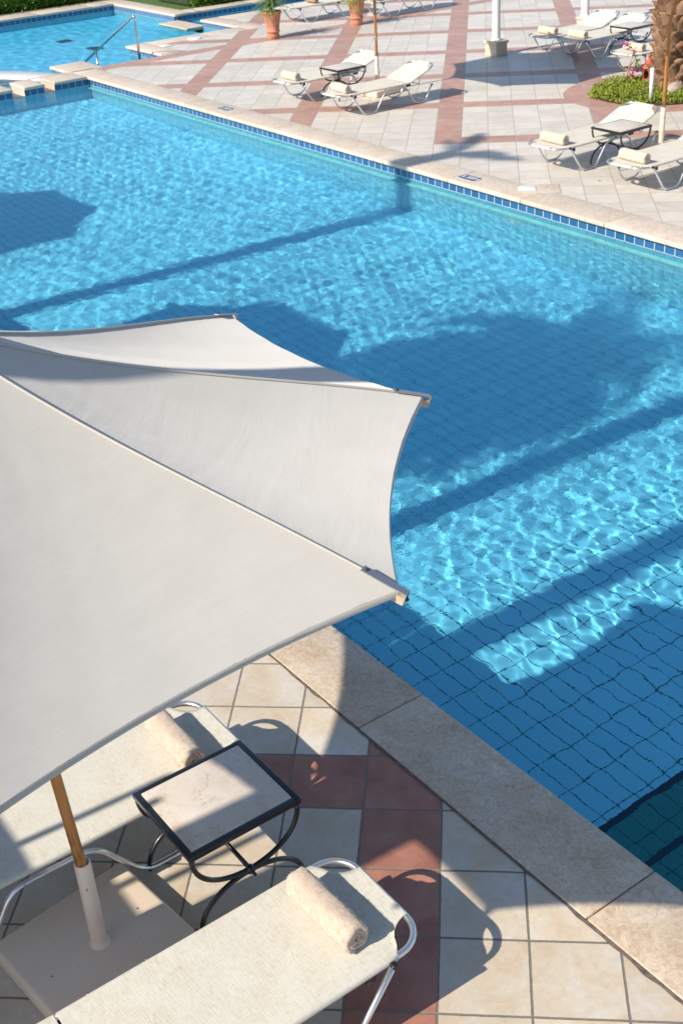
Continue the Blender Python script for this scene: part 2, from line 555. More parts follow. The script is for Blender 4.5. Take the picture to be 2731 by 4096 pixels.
g = NG('varnished_wood')
ob = g.obj()
gr = g.noise(g.scl(ob, (38, 38, 2.2)), 1.0, 5, .65, .6)
fl_ = g.noise(g.scl(ob, (30, 30, 9)), 1.0, 5, .7)
c = g.ramp(gr, [(.28, (.22, .075, .014)), (.5, (.44, .165, .028)), (.72, (.58, .245, .05))])
c = g.mix(g.ma('MULTIPLY', g.step(fl_, .63, .68), .6), c, (.62, .36, .14))
zz = g.xyz(ob)[2]
wear = g.ma('MULTIPLY', g.ma('SUBTRACT', 1.0, g.step(zz, .62, .86)), g.step(g.noise(g.scl(ob, (40, 40, 12)), 1.0, 4), .42, .56))
c = g.mix(wear, c, (.06, .035, .018))
g.bump(gr, .25, .002)
g.p.inputs['Coat Weight'].default_value = .35
g.p.inputs['Coat Roughness'].default_value = .3
M_wood = g.fin(c, .45)

# painted concrete slab under the parasol: chips and scuffs
g = NG('painted_slab')
ob = g.obj()
n1 = g.noise(ob, 4, 4)
c = g.ramp(n1, [(.3, (.79, .63, .48)), (.7, (.84, .69, .54))])
chip = g.ma('MULTIPLY', g.step(g.noise(ob, 46, 2, .4), .745, .755), g.step(g.noise(ob, 5, 3), .42, .6))
c = g.mix(chip, c, (.12, .085, .06))
scuff = g.step(g.noise(g.scl(ob, (30, 6, 6)), 1.0, 5, .7), .66, .74)
c = g.mix(g.ma('MULTIPLY', scuff, .25), c, (.36, .27, .2))
g.bump(g.ma('SUBTRACT', g.noise(ob, 12, 3), g.ma('MULTIPLY', chip, .6)), .25, .003)
M_slab = g.fin(c, .5, spec=.4)
M_sleeve = simple('painted_sleeve', (.80, .65, .52), .38, nscale=6, namp=.06, bump=.1, bscale=30)
M_white = simple('white_paint', (.78, .76, .72), .45, nscale=5, namp=.05)
M_pipe = simple('white_pvc', (.76, .78, .80), .35, nscale=8, namp=.05)
M_stone = coping_material('pedestal_stone', ((.72, .58, .46), (.78, .66, .55), (.80, .70, .61)))
M_terra = simple('terracotta', (.56, .235, .14), .75, nscale=9, namp=.22, bump=.3, bscale=25)
M_redclay = simple('red_clay', (.52, .10, .05), .7, nscale=14, namp=.25, bump=.35, bscale=40)
M_soil = simple('soil', (.06, .04, .028), .95, nscale=30, namp=.5, bump=.8, bscale=40, bdist=.02)
M_bracket = simple('bracket_zinc', (.50, .50, .53), .42, .85)
M_rust = simple('rust', (.42, .15, .04), .8, nscale=60, namp=.4)

def leafy(name, c1, c2, scale, rough=.5):
    g = NG(name)
    rnd = g.n('NewGeometry').outputs['Random Per Island']
    n = g.noise(g.obj(), scale, 3)
    f = g.ma('ADD', g.ma('MULTIPLY', rnd, .6), g.ma('MULTIPLY', n, .4))
    c = g.ramp(f, [(.2, c1), (.8, c2)])
    tr = g.n('BsdfTranslucent')
    g.t.links.new(c, tr.inputs[0])
    mx = g.n('MixShader')
    mx.inputs[0].default_value = .28
    g.t.links.new(g.p.outputs[0], mx.inputs[1]); g.t.links.new(tr.outputs[0], mx.inputs[2])
    g.t.links.new(mx.outputs[0], g.o.inputs['Surface'])
    return g.fin(c, rough, spec=.35)
M_hedge = leafy('hedge_leaf', (.05, .15, .012), (.20, .38, .03), 6)
M_succ = leafy('succulent_leaf', (.16, .25, .025), (.46, .50, .07), 9)
M_spike = leafy('spiky_leaf', (.10, .20, .03), (.28, .40, .10), 5)
M_flower = leafy('bougainvillea_bract', (.55, .015, .26), (.80, .06, .46), 20)
M_vine = leafy('vine_leaf', (.12, .25, .02), (.33, .46, .05), 12)
M_frond = leafy('palm_frond', (.05, .11, .02), (.10, .18, .04), 4)
M_stem = simple('green_stem', (.16, .14, .05), .7)
M_cane = simple('cane', (.56, .30, .13), .6, nscale=20, namp=.2)
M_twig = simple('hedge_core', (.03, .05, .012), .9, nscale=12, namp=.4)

g = NG('palm_bark')
ob = g.obj()
rnd = g.n('NewGeometry').outputs['Random Per Island']
fib = g.noise(g.scl(ob, (24, 24, 5)), 1.0, 5, .7, .8)
n = g.noise(ob, 6, 4)
f = g.ma('ADD', g.ma('MULTIPLY', fib, .6), g.ma('ADD', g.ma('MULTIPLY', n, .25), g.ma('MULTIPLY', rnd, .2)))
c = g.ramp(f, [(.30, (.055, .028, .014)), (.48, (.20, .112, .065)), (.62, (.33, .20, .125)), (.8, (.47, .33, .23))])
g.bump(fib, .9, .02)
M_bark = g.fin(c, .85, spec=.2)
M_rock = simple('boulder', (.50, .40, .33), .9, nscale=8, namp=.3, bump=.7, bscale=14, bdist=.03)

# enamel depth plates
M_plate = simple('blue_enamel', (.012, .028, .15), .3)
M_letter = simple('white_enamel', (.74, .78, .86), .4)
M_lid = simple('white_lid', (.80, .80, .79), .45, nscale=10, namp=.05)
M_lawn = simple('lawn', (.07, .14, .02), .9, nscale=12, namp=.5)
M_render = simple('shade_wall_render', (.55, .42, .30), .85, nscale=5, namp=.1, bump=.3)
# ================================================================== SETTING: deck, copings, pools, water
def rects(holes, S, T):
    out = []
    for i in range(len(S)-1):
        for j in range(len(T)-1):
            sm, tm = (S[i]+S[i+1])/2, (T[j]+T[j+1])/2
            if not any(a < sm < b and c < tm < d for a, b, c, d in holes):
                out.append((S[i], S[i+1], T[j], T[j+1]))
    return out

holes = [(-18.78, 12, .165, 8.25), (-28.0, -18.85, -8, 9.97), (-28.0, -20.55, 9.96, 13.4), (-24.3, -22.35, 13.3, 30),
         (-19.75, -18.7, 7.7, 8.46)]
Sb = [-90, -28.0, -24.3, -22.35, -20.55, -19.75, -18.85, -18.78, -18.7, 12, 60]
Tb = [-60, -8, .165, 7.7, 8.25, 8.46, 9.965, 13.35, 30, 120]
m = MB()
for a, b, c, d in rects(holes, Sb, Tb):
    far = c > .1
    mi = 1 if far else 0
    if b <= -28.0 or (c >= 13.3 and b <= -24.2):
        mi = 2                                                     # lawn beyond the left pool
    m.quad(W(a, c), W(b, c), W(b, d), W(a, d), mi)
struct(m.build('deck_paving', [M_near, M_far, M_lawn]))

# dark joint between the tiles and the near coping
m = MB()
rng = random.Random(5)
n = 900
pts = []
for i in range(n+1):
    s = -16 + 22*i/n
    wd = .006 + .030*max(0, rng.gauss(0, .55))*(1 if math.sin(s*2.1+.8) > -.2 else .35)
    pts.append((s, .172, .165 - min(wd, .03)))
for k_ in range(3):
    pts = [pts[0]] + [(b[0], b[1], (a[2]+2*b[2]+c[2])/4) for a, b, c in zip(pts[:-2], pts[1:-1], pts[2:])] + [pts[-1]]
for i in range(n):
    a, b = pts[i], pts[i+1]
    m.quad(W(a[0], a[2], .004), W(b[0], b[2], .004), W(b[0], b[1], .004), W(a[0], a[1], .004))
struct(m.build('edge_joint', M_grout))

def coping(name, mat, runs, thick=.05, parent=None):
    """runs: (s0, s1, t0, t1, axis, slab length, phase)"""
    m = MB()
    for (s0, s1, t0, t1, ax, L, ph) in runs:
        lo, hi = (s0, s1) if ax == 's' else (t0, t1)
        cuts = [lo]
        x = lo + ph
        while x < hi - .1:
            if x > lo + .1:
                cuts.append(x)
            x += L
        cuts.append(hi)
        for a, b in zip(cuts[:-1], cuts[1:]):
            gp = .003
            if ax == 's':
                m.box(a+gp, b-gp, t0, t1, -thick, .007, bev=.010)
            else:
                m.box(s0, s1, a+gp, b-gp, -thick, .007, bev=.010)
    return struct(m.build(name, mat, mw=POOLM))
# near edge: joints measured at s = 0.94 and 2.79 (slabs 1.85 m)
coping('near_coping', M_cop_near, [(-18.05, 8.0, .172, .63, 's', 1.72, .045)])
coping('far_coping', M_cop_far, [(-18.78, 8.0, 7.75, 8.25, 's', 1.40, .35), (-18.78, -18.06, 7.05, 7.747, 't', 2, 2),
                                 (-19.75, -18.70, 7.72, 8.46, 's', 2, 2)])
coping('end_coping', M_cop_far, [(-18.78, -18.06, 7.05-.655*k-.62+.0, 7.05-.655*k-.19, 't', 2, 2) for k in range(0, 9)])
coping('left_pool_coping', M_cop_far, [(-20.62, -18.85, 9.92, 10.42, 's', 1.5, 1.5), (-20.62, -20.1, 10.425, 12.86, 't', 1.4, 1.4),
                                       (-22.40, -20.1, 12.865, 13.35, 's', 1.5, 1.5), (-22.40, -21.9, 13.355, 30, 't', 1.5, 1.5),
                                       (-27.75, -27.05, -6, 12.9, 't', 1.5, .3), (-27.75, -23.70, 12.905, 13.4, 's', 1.5, .7),
                                       (-24.25, -23.70, 13.405, 30, 't', 1.5, .3)])

def wall_uv(m, a, b, z0, z1, mi, u0=0.0, v0=None):
    L = (Vector(b)-Vector(a)).length
    v0 = z0 if v0 is None else v0
    m.add([(*a, z0), (*b, z0), (*b, z1), (*a, z1)], [(0, 1, 2, 3)], mi, False,
          [[(u0, v0), (u0+L, v0), (u0+L, v0+z1-z0), (u0, v0+z1-z0)]])

def pool_wall(m, a, b, zf_a, zf_b, band, base, u0=0.0):
    """vertical wall from a to b in pool coordinates: waterline tile band above, wall tile below"""
    L = (Vector(b)-Vector(a)).length
    wall_uv(m, a, b, ZW, -.045, band, u0, .0002)
    m.add([(*a, zf_a), (*b, zf_b), (*b, ZW), (*a, ZW)], [(0, 1, 2, 3)], base, False,
          [[(u0, zf_a-ZW), (u0+L, zf_b-ZW), (u0+L, 0), (u0, 0)]])

def zfl(s):
    return -1.35 - .40*min(1, max(0, (s+18)/12))
mats = [M_floor, M_wall, M_band, M_ledge, M_teal, M_navy, M_cop_far, M_band_n]
m = MB()
S_ = [-18.1, -14, -10, -6, 1.50, 1.548, 1.862, 1.912, 8.0]
for a, b in zip(S_[:-1], S_[1:]):
    mi = 5 if abs(b-a) < .06 else (0 if b <= 1.55 else 4)
    q = [(a, -1.6), (b, -1.6), (b, 7.8), (a, 7.8)]
    m.add([(s, t, zfl(s)) for s, t in q], [(0, 1, 2, 3)], mi, False, [[(s-1.165, t-1.603) for s, t in q]])
for a, b in zip(S_[:-1], S_[1:]):
    pool_wall(m, (b, 7.8), (a, 7.8), zfl(b), zfl(a), 2, 1, -b)
    pool_wall(m, (a, -1.6), (b, -1.6), zfl(a), zfl(b), 2, 1, a)      # basin run on unseen under the paving, shaped for the near-edge caustics
pool_wall(m, (8.0, -1.6), (8.0, 7.8), zfl(8), zfl(8), 2, 1)
# end wall: stub piers between low sills
m.add([(-18.1, 7.8, zfl(-18)), (-18.1, -1.6, zfl(-18)), (-18.1, -1.6, ZW), (-18.1, 7.8, ZW)], [(0, 1, 2, 3)], 1, False,
      [[(0, zfl(-18)-ZW), (9.4, zfl(-18)-ZW), (9.4, 0), (0, 0)]])
piers = [(7.06, 7.8)] + [(7.05-.655*k-.61, 7.05-.655*k-.20) for k in range(9)]
for t0, t1 in piers:
    pool_wall(m, (-18.1, t1), (-18.1, t0), ZW, ZW, 2, 1, 0.0)
    pool_wall(m, (-18.74, t0), (-18.74, t1), ZW, ZW, 2, 1, 0.0)
    for tt, sg in ((t0, 1), (t1, -1)):
        m.add([(-18.74, tt, -.30), (-18.1, tt, -.30), (-18.1, tt, -.045), (-18.74, tt, -.045)], [(0, 1, 2, 3) if sg > 0 else (3, 2, 1, 0)], 6)
m.box(-18.73, -18.11, .67, 7.05, -.40, ZW+.010, 6)
# pale ledge a hand below the water
m.box(-18.09, 7.99, 7.715, 7.805, -.40, -.355, 3)
basin = m.build('pool_basin', mats, mw=POOLM)
basin.cycles.is_caustics_receiver = True
struct(basin)

# left pool
m = MB()
M_floor2 = pool_tile('left_pool_floor_tile', (.26, .60, .86), (.29, .63, .88), (.15, .42, .62), .30, .30, .005)
mats2 = [M_floor2, M_wall, M_band, M_ledge, M_teal, M_navy, M_cop_far, M_band_n]
ZL = -1.0
def flat(a, b, c, d, z, mi):
    q = [(a, c), (b, c), (b, d), (a, d)]
    m.add([(s, t, z) for s, t in q], [(0, 1, 2, 3)], mi, False, [q])
flat(-27.1, -18.74, -8, 9.97, ZL, 0)
flat(-27.1, -20.57, 9.97, 12.9, ZL, 0)
flat(-23.75, -22.35, 12.9, 30, -.45, 0)
for (a, b, nar) in [((-18.80, 9.97), (-20.57, 9.97), 1), ((-20.57, 9.97), (-20.57, 12.9), 0), ((-20.57, 12.9), (-22.35, 12.9), 1), ((-22.35, 12.9), (-22.35, 30), 0),
                    ((-23.75, 30), (-23.75, 12.9), 0), ((-23.75, 12.9), (-27.1, 12.9), 1), ((-27.1, 12.9), (-27.1, -8), 0),
                    ((-18.88, 8.4), (-18.88, 9.97), 0), ((-18.75, 7.75), (-19.7, 7.75), 1), ((-19.7, 7.75), (-19.7, 8.43), 0), ((-18.88, -8), (-18.88, .5), 0), ((-27.1, -8), (-18.8, -8), 0)]:
    pool_wall(m, a, b, ZL, ZL, 7 if nar else 2, 1)
wall_uv(m, (-18.74, .5), (-18.74, 7.75), ZL, ZW, 1)
for (a, b, c, d) in [(-27.1, -23.75, 12.86, 12.91), (-27.11, -27.06, -8, 12.9), (-20.6, -20.56, 9.97, 12.9), (-22.3, -20.57, 12.87, 12.91)]:
    m.box(a, b, c, d, -.43, -.385, 3)
m.box(-23.75, -22.35, 12.45, 13.0, -.45, ZW+.025, 6)                     # low step the channel spills over
for (a, b) in [(-24.35, 10.15), (-22.75, 10.2)]:
    flat(a-.22, a+.22, b-.17, b+.17, ZL+.006, 5)
basin2 = m.build('left_pool_basin', mats2, mw=POOLM)
basin2.cycles.is_caustics_receiver = True
struct(basin2)

# curved white wall of the whirlpool inside the left pool
m = MB()
n = 64
prof = [(3.34, -1.0), (3.34, -.15), (3.37, -.115), (3.86, -.105), (3.90, -.14), (3.90, -1.0)]
V, F = [], []
for i in range(n+1):
    a = R(92) + R(178)*i/n
    for (r, z) in prof:
        V.append((-18.40 + r*math.cos(a), 4.05 + r*math.sin(a), z))
k = len(prof)
for i in range(n):
    for j in range(k-1):
        F.append((i*k+j, i*k+j+1, (i+1)*k+j+1, (i+1)*k+j))
m.add(V, F, 0, True)
struct(m.build('whirlpool_rim', M_rim, mw=POOLM))

def water(name, s0, s1, t0, t1, ds, seed, amp, lam0, lam1, skip=None):
    rg = np.random.default_rng(seed)
    S = np.linspace(s0, s1, int((s1-s0)/ds)+1)
    T = np.linspace(t0, t1, int((t1-t0)/ds)+1)
    SS, TT = np.meshgrid(S, T)
    Z = np.zeros_like(SS)
    for i in range(70):
        lam = math.exp(rg.uniform(math.log(lam0), math.log(lam1)))
        k = 2*PI/lam
        a = rg.normal(R(70), R(75))
        # wave trains fade in and out over a few metres
        env = .55 + .7*np.sin(SS*rg.uniform(.3, 1.1) + TT*rg.uniform(-.9, .9) + rg.uniform(0, 6.28))
        Z += amp*(lam/lam1)**1.02*env*np.sin(k*(SS*math.cos(a)+TT*math.sin(a)) + rg.uniform(0, 6.28))
    edge = np.clip((TT-max(t0, .67))/1.4+.35, .35, 1)*np.clip((t1-TT)/.8+.35, 0, 1)
    Z *= .60*edge*(1.0 + .3*np.clip((-1.0-SS)/5.0, 0, 1))
    gy, gx = np.gradient(Z, ds)
    print(name, 'rms slope', np.sqrt((gx**2+gy**2).mean()))
    V = np.stack([SS, TT, Z+ZW], -1).reshape(-1, 3)
    nx, ny = len(S), len(T)
    idx = np.arange(nx*ny).reshape(ny, nx)
    F = np.stack([idx[:-1, :-1], idx[:-1, 1:], idx[1:, 1:], idx[1:, :-1]], -1)
    if skip is not None:
        cs, ct = (SS[:-1, :-1]+SS[1:, 1:])/2, (TT[:-1, :-1]+TT[1:, 1:])/2
        F = F[~skip(cs, ct)]
    F = F.reshape(-1, 4)
    me = bpy.data.meshes.new(name)
    me.vertices.add(len(V)); me.vertices.foreach_set('co', V.ravel())
    me.loops.add(F.size); me.loops.foreach_set('vertex_index', F.ravel().astype(np.int32))
    me.polygons.add(len(F))
    me.polygons.foreach_set('loop_start', np.arange(0, F.size, 4, dtype=np.int32))
    me.polygons.foreach_set('loop_total', np.full(len(F), 4, dtype=np.int32))
    me.update(calc_edges=True)
    me.polygons.foreach_set('use_smooth', np.ones(len(F), dtype=bool))
    me.materials.append(M_water)
    me.update()
    o = bpy.data.objects.new(name, me)
    col.objects.link(o)
    o.matrix_world = POOLM
    o.cycles.is_caustics_caster = True
    return struct(o)
water('pool_water', -18.1, 5.0, -1.58, 7.8, .016, 3, .00042, .075, .40)  # sheet carried on unseen below the near paving so caustics reach the edge
water('left_pool_water', -27.1, -18.74, -6, 22, .05, 8, .0008, .22, .6,
      lambda s, t: ((s > -18.85) & (t > 8.4)) | ((s > -20.55) & (t > 9.98)) | ((t > 12.92) & ((s < -23.78) | (s > -22.32))))
# ================================================================== OBJECTS
# ---------------------------------------------------------------- lounger
HW = .305          # half width to the tube centre
def build_lounger(ANG):
    root = thing('sun_lounger', (0, 0, 0), TH, '', 'sun lounger', 'sun loungers round the pool')
    zt = .345
    rc = .135
    def corner_path(y_end, n=9):
        """half outline of the frame: tube with rounded corners, in (x, y)"""
        P = [(-HW, y_end)]
        for i in range(n):
            a = PI + (PI/2)*i/(n-1)
            P.append((-HW+rc+rc*math.cos(a), rc+rc*math.sin(a)))
        for i in range(n):
            a = 1.5*PI + (PI/2)*i/(n-1)
            P.append((HW-rc+rc*math.cos(a), rc+rc*math.sin(a)))
        P.append((HW, y_end))
        return P
    def sling(name, L, tf, foot_first):
        """fabric stretched over the frame with hollowed corners at y = 0; tf maps local (x, y, z) to the bed"""
        m = MB()
        ys = [0, .004, .012, .025, .045, .07, .095, .115, .13, .16, .2] + [.2 + (L-.2)*i/14 for i in range(1, 15)]
        nx = 14
        V, F = [], []
        def hw(y):
            q = rc+.004
            yy = y + .004
            return HW + .0165 if yy >= q else HW - math.sqrt(max(0, q*q - yy*yy))
        rows = []
        # front hem round the front tube
        for k in range(5):
            a = PI*(.55 + .9*(4-k)/4)
            rows.append((.0 + .0165*math.cos(a)+.0, .0165*math.sin(a)-.0, 0.0, True))
        for y in ys:
            rows.append((y, .0165, y, False))
        for (y, dz, yw, hem) in rows:
            h = hw(max(0, yw))
            full = yw > rc
            row = []
            for i in range(nx+1):
                x = -1 + 2*i/nx
                sag = 0 if hem else -.014*(1-x*x)*min(1, yw/.25)
                row.append((x*(h if not full else HW), y, zt + dz + sag + .0015*math.sin(7*y+2*x)))
            edge = []
            for k in range(1, 6):
                if full:
                    a = PI/2 - PI*1.15*k/5
                    edge.append((HW + .0165*math.cos(a), y, zt + .0165*math.sin(a)))
                else:
                    edge.append((h + .0002*k, y, zt + dz - .0012*k))
            left = [(-p[0], p[1], p[2]) for p in reversed(edge)]
            V += [tf(*p) for p in left + row + edge]
        k = nx+1+10
        for i in range(len(rows)-1):
            for j in range(k-1):
                F.append((i*k+j, i*k+j+1, (i+1)*k+j+1, (i+1)*k+j))
        m.add(V, F, 0, True)
        return m.build(name, M_sling, root)
    LS, LB = 1.39, .60
    sling('seat_sling', LS, lambda x, y, z: (x, y, z), True)
    ca, sa = math.cos(ANG), math.sin(ANG)
    def tfb(x, y, z):      # backrest: y = 0 at the head, running down to the hinge
        d = LB - y
        return (-x, LS + .012 + d*ca - (z-zt)*sa, zt + d*sa + (z-zt)*ca)
    sling('backrest_sling', LB, tfb, False)
    m = MB(); m.tube([(x, y, zt) for x, y in corner_path(LS+.02)], .0148, 12)
    m.build('seat_frame', M_alu, root)
    m = MB(); m.tube([tfb(x, y, zt) for x, y in corner_path(LB)], .0148, 12)
    m.build('backrest_frame', M_alu, root)
    def bend(pts, r=.06, n=6):
        P = [Vector(pts[0])]
        for a, b, c in zip(pts[:-2], pts[1:-1], pts[2:]):
            a, b, c = Vector(a), Vector(b), Vector(c)
            u, v = (a-b).normalized(), (c-b).normalized()
            q = min(r, (a-b).length*.45, (c-b).length*.45)
            for i in range(n+1):
                t = i/n
                P.append((1-t)**2*(b+u*q) + 2*t*(1-t)*b + t*t*(b+v*q))
        P.append(Vector(pts[-1]))
        return P
    for sx in (-1, 1):
        x = sx*(HW+.030)
        m = MB()
        m.tube(bend([(x, .205, .338), (x, .43, .016), (x, .67, .016), (x, .89, .316), (x, 1.30, .316), (x, 1.47, .016), (x, 1.70, .016), (x, 1.84, .25)], .085), .0142, 12)
        lg = m.build('leg_tube', M_alu, root)
        for (y, z) in ((.192, .350), (1.848, .268)):
            m = MB()
            m.box(x-.0155, x+.0155, y-.010, y+.018, z-.020, z+.006, bev=.006)
            m.build('end_cap', M_plastic, lg)
        for (y, z) in ((.97, .319), (1.24, .319)):
            m = MB(); m.lathe([(0, 0), (.006, 0), (.006, .004), (0, .005)], 8)
            m.build('screw', M_steel, lg, None).matrix_local = Matrix.Translation((x+sx*.0135, y, z)) @ Matrix.Rotation(sx*PI/2, 4, 'Y')
        m = MB()
        m.box(x-sx*.03-.004, x-sx*.03+.004, .27, .32, .285, .330, bev=.002)
        m.build('bracket', M_plastic, root)
        m = MB()
        xi = sx*(HW-.012)
        m.box(xi-.010, xi+.010, 1.34, 1.43, .298, .334, bev=.005)
        m.build('hinge', M_plastic, root)
    for yy in (.285, 1.24):
        m = MB()
        m.tube([(-HW, yy, .318), (HW, yy, .318)], .011, 8)
        m.build('cross_tube', M_alu, root)
    m = MB()
    m.tube([(-.28, 1.64, .345+.30*math.tan(ANG)), (-.28, 1.62, .30), (.28, 1.62, .30), (.28, 1.64, .345+.30*math.tan(ANG))], .0085, 8)
    m.build('backrest_prop', M_alu, root)
    return root

lounger1 = build_lounger(R(38))
lounger2 = build_lounger(R(2))
lounger0 = build_lounger(R(21))
used = []
def first_or_copy(proto):
    if proto in used:
        return copy_tree(proto)
    used.append(proto)
    return proto
LOUNGERS = [
    (.775, -.595, 'cream lounger half hidden under the big canopy, with the iron table and slab beside it'),
    (2.185, -.632, 'large cream lounger in front of the parasol slab, foot end on the red tile band'),
    (-12.93, 8.90, 'cream lounger standing behind an iron table and the orange pole with the silver collar'),
    (-11.42, 8.85, 'fully visible cream lounger in front of the orange pole, pale slab underneath it'),
    (-6.52, 8.76, 'cream lounger reaching back to the white pipe, with an iron table in front of it'),
    (-5.13, 8.77, 'cream lounger cut off by the frame, in front of the table by the pole'),
    (-12.52, 14.47, 'cream lounger between the white posts, foot end shaded, touching its neighbour'),
    (-11.78, 14.47, 'cream lounger squeezed between a touching lounger and an iron table near the palm'),
    (-10.08, 14.10, 'cream lounger half hidden by the palm trunk, behind the pink flowers'),
    (-20.05, 13.72, 'cream lounger between the two terracotta pots'),
    (-19.05, 15.35, 'cream lounger just past the fluted terracotta pot, behind the orange pole'),
]
for i, (s, t, lab) in enumerate(LOUNGERS):
    o = (lounger1, lounger2)[i] if i < 2 else first_or_copy(lounger0)
    place(o, W(s, t), TH if t > 0 else TH + PI, lab)

# ---------------------------------------------------------------- rolled towel
def build_towel(name, mat, L, r, seed, n_ring=44, n_len=26):
    rg = random.Random(seed)
    m = MB()
    th = r/3.3
    turns = 3.0
    N = int(turns*n_ring)
    def spiral(i):
        a = 2*PI*turns*i/N
        rad = r*.10 + (r*.86-r*.10)*(i/N)
        rad *= 1 + .05*math.sin(2*a+1.3) + .025*math.sin(5*a)
        return a, rad
    hw = th*.40
    prof = []
    for i in range(N+1):
        a, rad = spiral(i)
        prof.append((rad+hw, a))
    back = [(max(.002, spiral(i)[1]-hw), spiral(i)[0]) for i in range(N, -1, -1)]
    prof = prof + back
    K = len(prof)
    off = 2*PI*.29
    V, F = [], []
    for j in range(n_len+1):
        x = -L/2 + L*j/n_len
        e = min(1, (L/2-abs(x))/(r*.35))
        rs = .90 + .10*math.sqrt(max(0, 1-(1-e)**2))
        for k, (rad, a) in enumerate(prof):
            an = a - off
            q = rad*rs
            ww = 1 + .02*math.sin(9*x+3*an) + .012*math.sin(31*x+5*an+seed)
            y, z = q*ww*math.cos(an), q*ww*math.sin(an)
            if z < -r*.80:
                z = -r*.80 + (z + r*.80)*.25
            xx = x + (.010*(1-rad/r) + .004*math.sin(4*an+seed)) * (-1 if j == 0 else (1 if j == n_len else 0)) * (-1.0)
            V.append((xx, y, z + r*.86))
    for j in range(n_len):
        for k in range(K):
            l = (k+1) % K
            F.append((j*K+k, j*K+l, (j+1)*K+l, (j+1)*K+k))
    half = N+1
    for base, flip in ((0, True), (n_len*K, False)):
        for i in range(N):
            q = (base+i, base+i+1, base+K-2-i, base+K-1-i)
            F.append(q if not flip else q[::-1])
    m.add(V, F, 0, True)
    o = m.build(name, mat)
    return o
tow0 = build_towel('rolled_towel', M_towel, .43, .076, 2)
# terry pile on the two near towels: short loops standing off the surface
def pile(tow, seed, n=5200):
    rg = random.Random(seed)
    me = tow.data
    fs = [p for p in me.polygons]
    ar = [p.area for p in fs]
    m = MB()
    for p in rg.choices(fs, ar, k=n):
        nrm = p.normal
        vs = [me.vertices[i].co for i in p.vertices]
        a, b = rg.random(), rg.random()
        c = (vs[0]*(1-a)+vs[1]*a)*(1-b) + (vs[3]*(1-a)+vs[2]*a)*b if len(vs) == 4 else p.center
        d = (nrm + Vector((rg.gauss(0, .45), rg.gauss(0, .45), rg.gauss(0, .45)))).normalized()
        sd = d.cross(Vector((rg.gauss(0, 1), rg.gauss(0, 1), rg.gauss(0, 1)))).normalized()*.0011
        h = rg.uniform(.0035, .0065)
        m.add([c-sd, c+sd, c+d*h+sd*.6, c+d*h-sd*.6], [(0, 1, 2, 3)])
    return m.build('terry_pile', M_towel, tow)
pile(tow0, 4)
TOWELS = [
    (2.165, -.905, .362, 2, 'fluffy peach rolled towel on the large near lounger, its spiral end fully visible'),
    (.795, -.865, .362, -1, 'peach rolled towel between the big canopy edge and the near iron table'),
    (-12.93, 9.14, .362, 1, 'rolled towel on the lounger behind the silver collared pole'),
    (-11.42, 9.09, .362, -2, 'rolled towel on the lounger with the pale slab underneath'),
    (-6.52, 9.00, .362, 1, 'rolled towel on the lounger that reaches back to the white pipe'),
    (-5.13, 9.00, .362, 0, 'rolled towel on the lounger that the frame cuts off'),
    (-12.52, 14.76, .362, 2, 'rolled towel on the touching lounger nearer the white post pedestal'),
    (-11.78, 14.80, .362, -1, 'rolled towel on the touching lounger nearer the iron table by the palm'),
    (-10.08, 14.45, .362, 1, 'rolled towel behind the pink flowers, next to the palm trunk'),
]
for i, (s, t, z, dg, lab) in enumerate(TOWELS):
    if i < 2:
        o = tow0 if i == 0 else copy_tree(tow0)
    else:
        o = tow0.copy(); col.objects.link(o)           # far away: the pile is not seen
    tag(o, lab, 'towel', 'rolled towels on the loungers')
    o.location = W(s, t, z-.006)
    o.rotation_euler = (0, 0, TH + R(dg))
tt = build_towel('rolled_towel', M_tan_towel, .42, .075, 9, 24, 8)
tag(tt, 'tan rolled towel on the lounger between the two terracotta pots', 'towel', 'rolled towels on the loungers')
tt.location = W(-20.05, 14.55, .37); tt.rotation_euler = (0, 0, TH)
t2 = tt.copy(); col.objects.link(t2)
t2['label'] = 'tan rolled towel on the lounger past the fluted pot'
t2.location = W(-19.05, 15.65, .37)

# ---------------------------------------------------------------- iron side table with marble top
def build_table():
    root = thing('side_table', (0, 0, 0), TH, '', 'table', 'iron side tables with stone tops')
    a, b, zt = .265, .297, .5
    m = MB()
    fw_ = .030
    for (x0, x1, y0, y1) in ((-a, a, -b, -b+fw_), (-a, a, b-fw_, b), (-a, -a+fw_, -b+fw_, b-fw_), (a-fw_, a, -b+fw_, b-fw_)):
        m.box(x0, x1, y0, y1, zt-.030, zt, bev=.003)
    m.box(-a+fw_, a-fw_, -b+fw_, b-fw_, zt-.030, zt-.018)
    m.build('frame', M_black, root)
    m = MB()
    m.box(-a+fw_+.002, a-fw_-.002, -b+fw_+.002, b-fw_-.002, zt-.017, zt+.0035, bev=.003)
    m.build('marble_top', M_marble, root)
    for sx in (-1, 1):
        x = sx*(a-.014)
        hb = b-.016
        P = [(x, hb*math.cos(PI*i/28), zt-.028 - .235*math.sin(PI*i/28)**.86) for i in range(29)]
        m = MB(); m.tube(P, .0125, 10)
        m.build('hanging_arc', M_black, root)
        P = [(x, hb*math.cos(PI*i/28), .006 + .222*math.sin(PI*i/28)**.86) for i in range(29)]
        m = MB(); m.tube(P, .0125, 10)
        m.build('leg', M_black, root)
        bm = bmesh.new()
        bmesh.ops.create_uvsphere(bm, u_segments=14, v_segments=8, radius=.024)
        bm.transform(Matrix.Translation((x, 0, .234)) @ Matrix.Diagonal((1.1, 1, 1, 1)))
        m = MB(); m.bm(bm, 0, True)
        m.tube([(x, 0, .234), (x+sx*.045, 0, .234)], .009, 8)
        m.build('bolt', M_black, root)
    m = MB()
    m.tube([(-a+.014, 0, .235), (a-.014, 0, .235)], .011, 10)
    m.build('crossbar', M_black, root)
    return root
table0 = build_table()
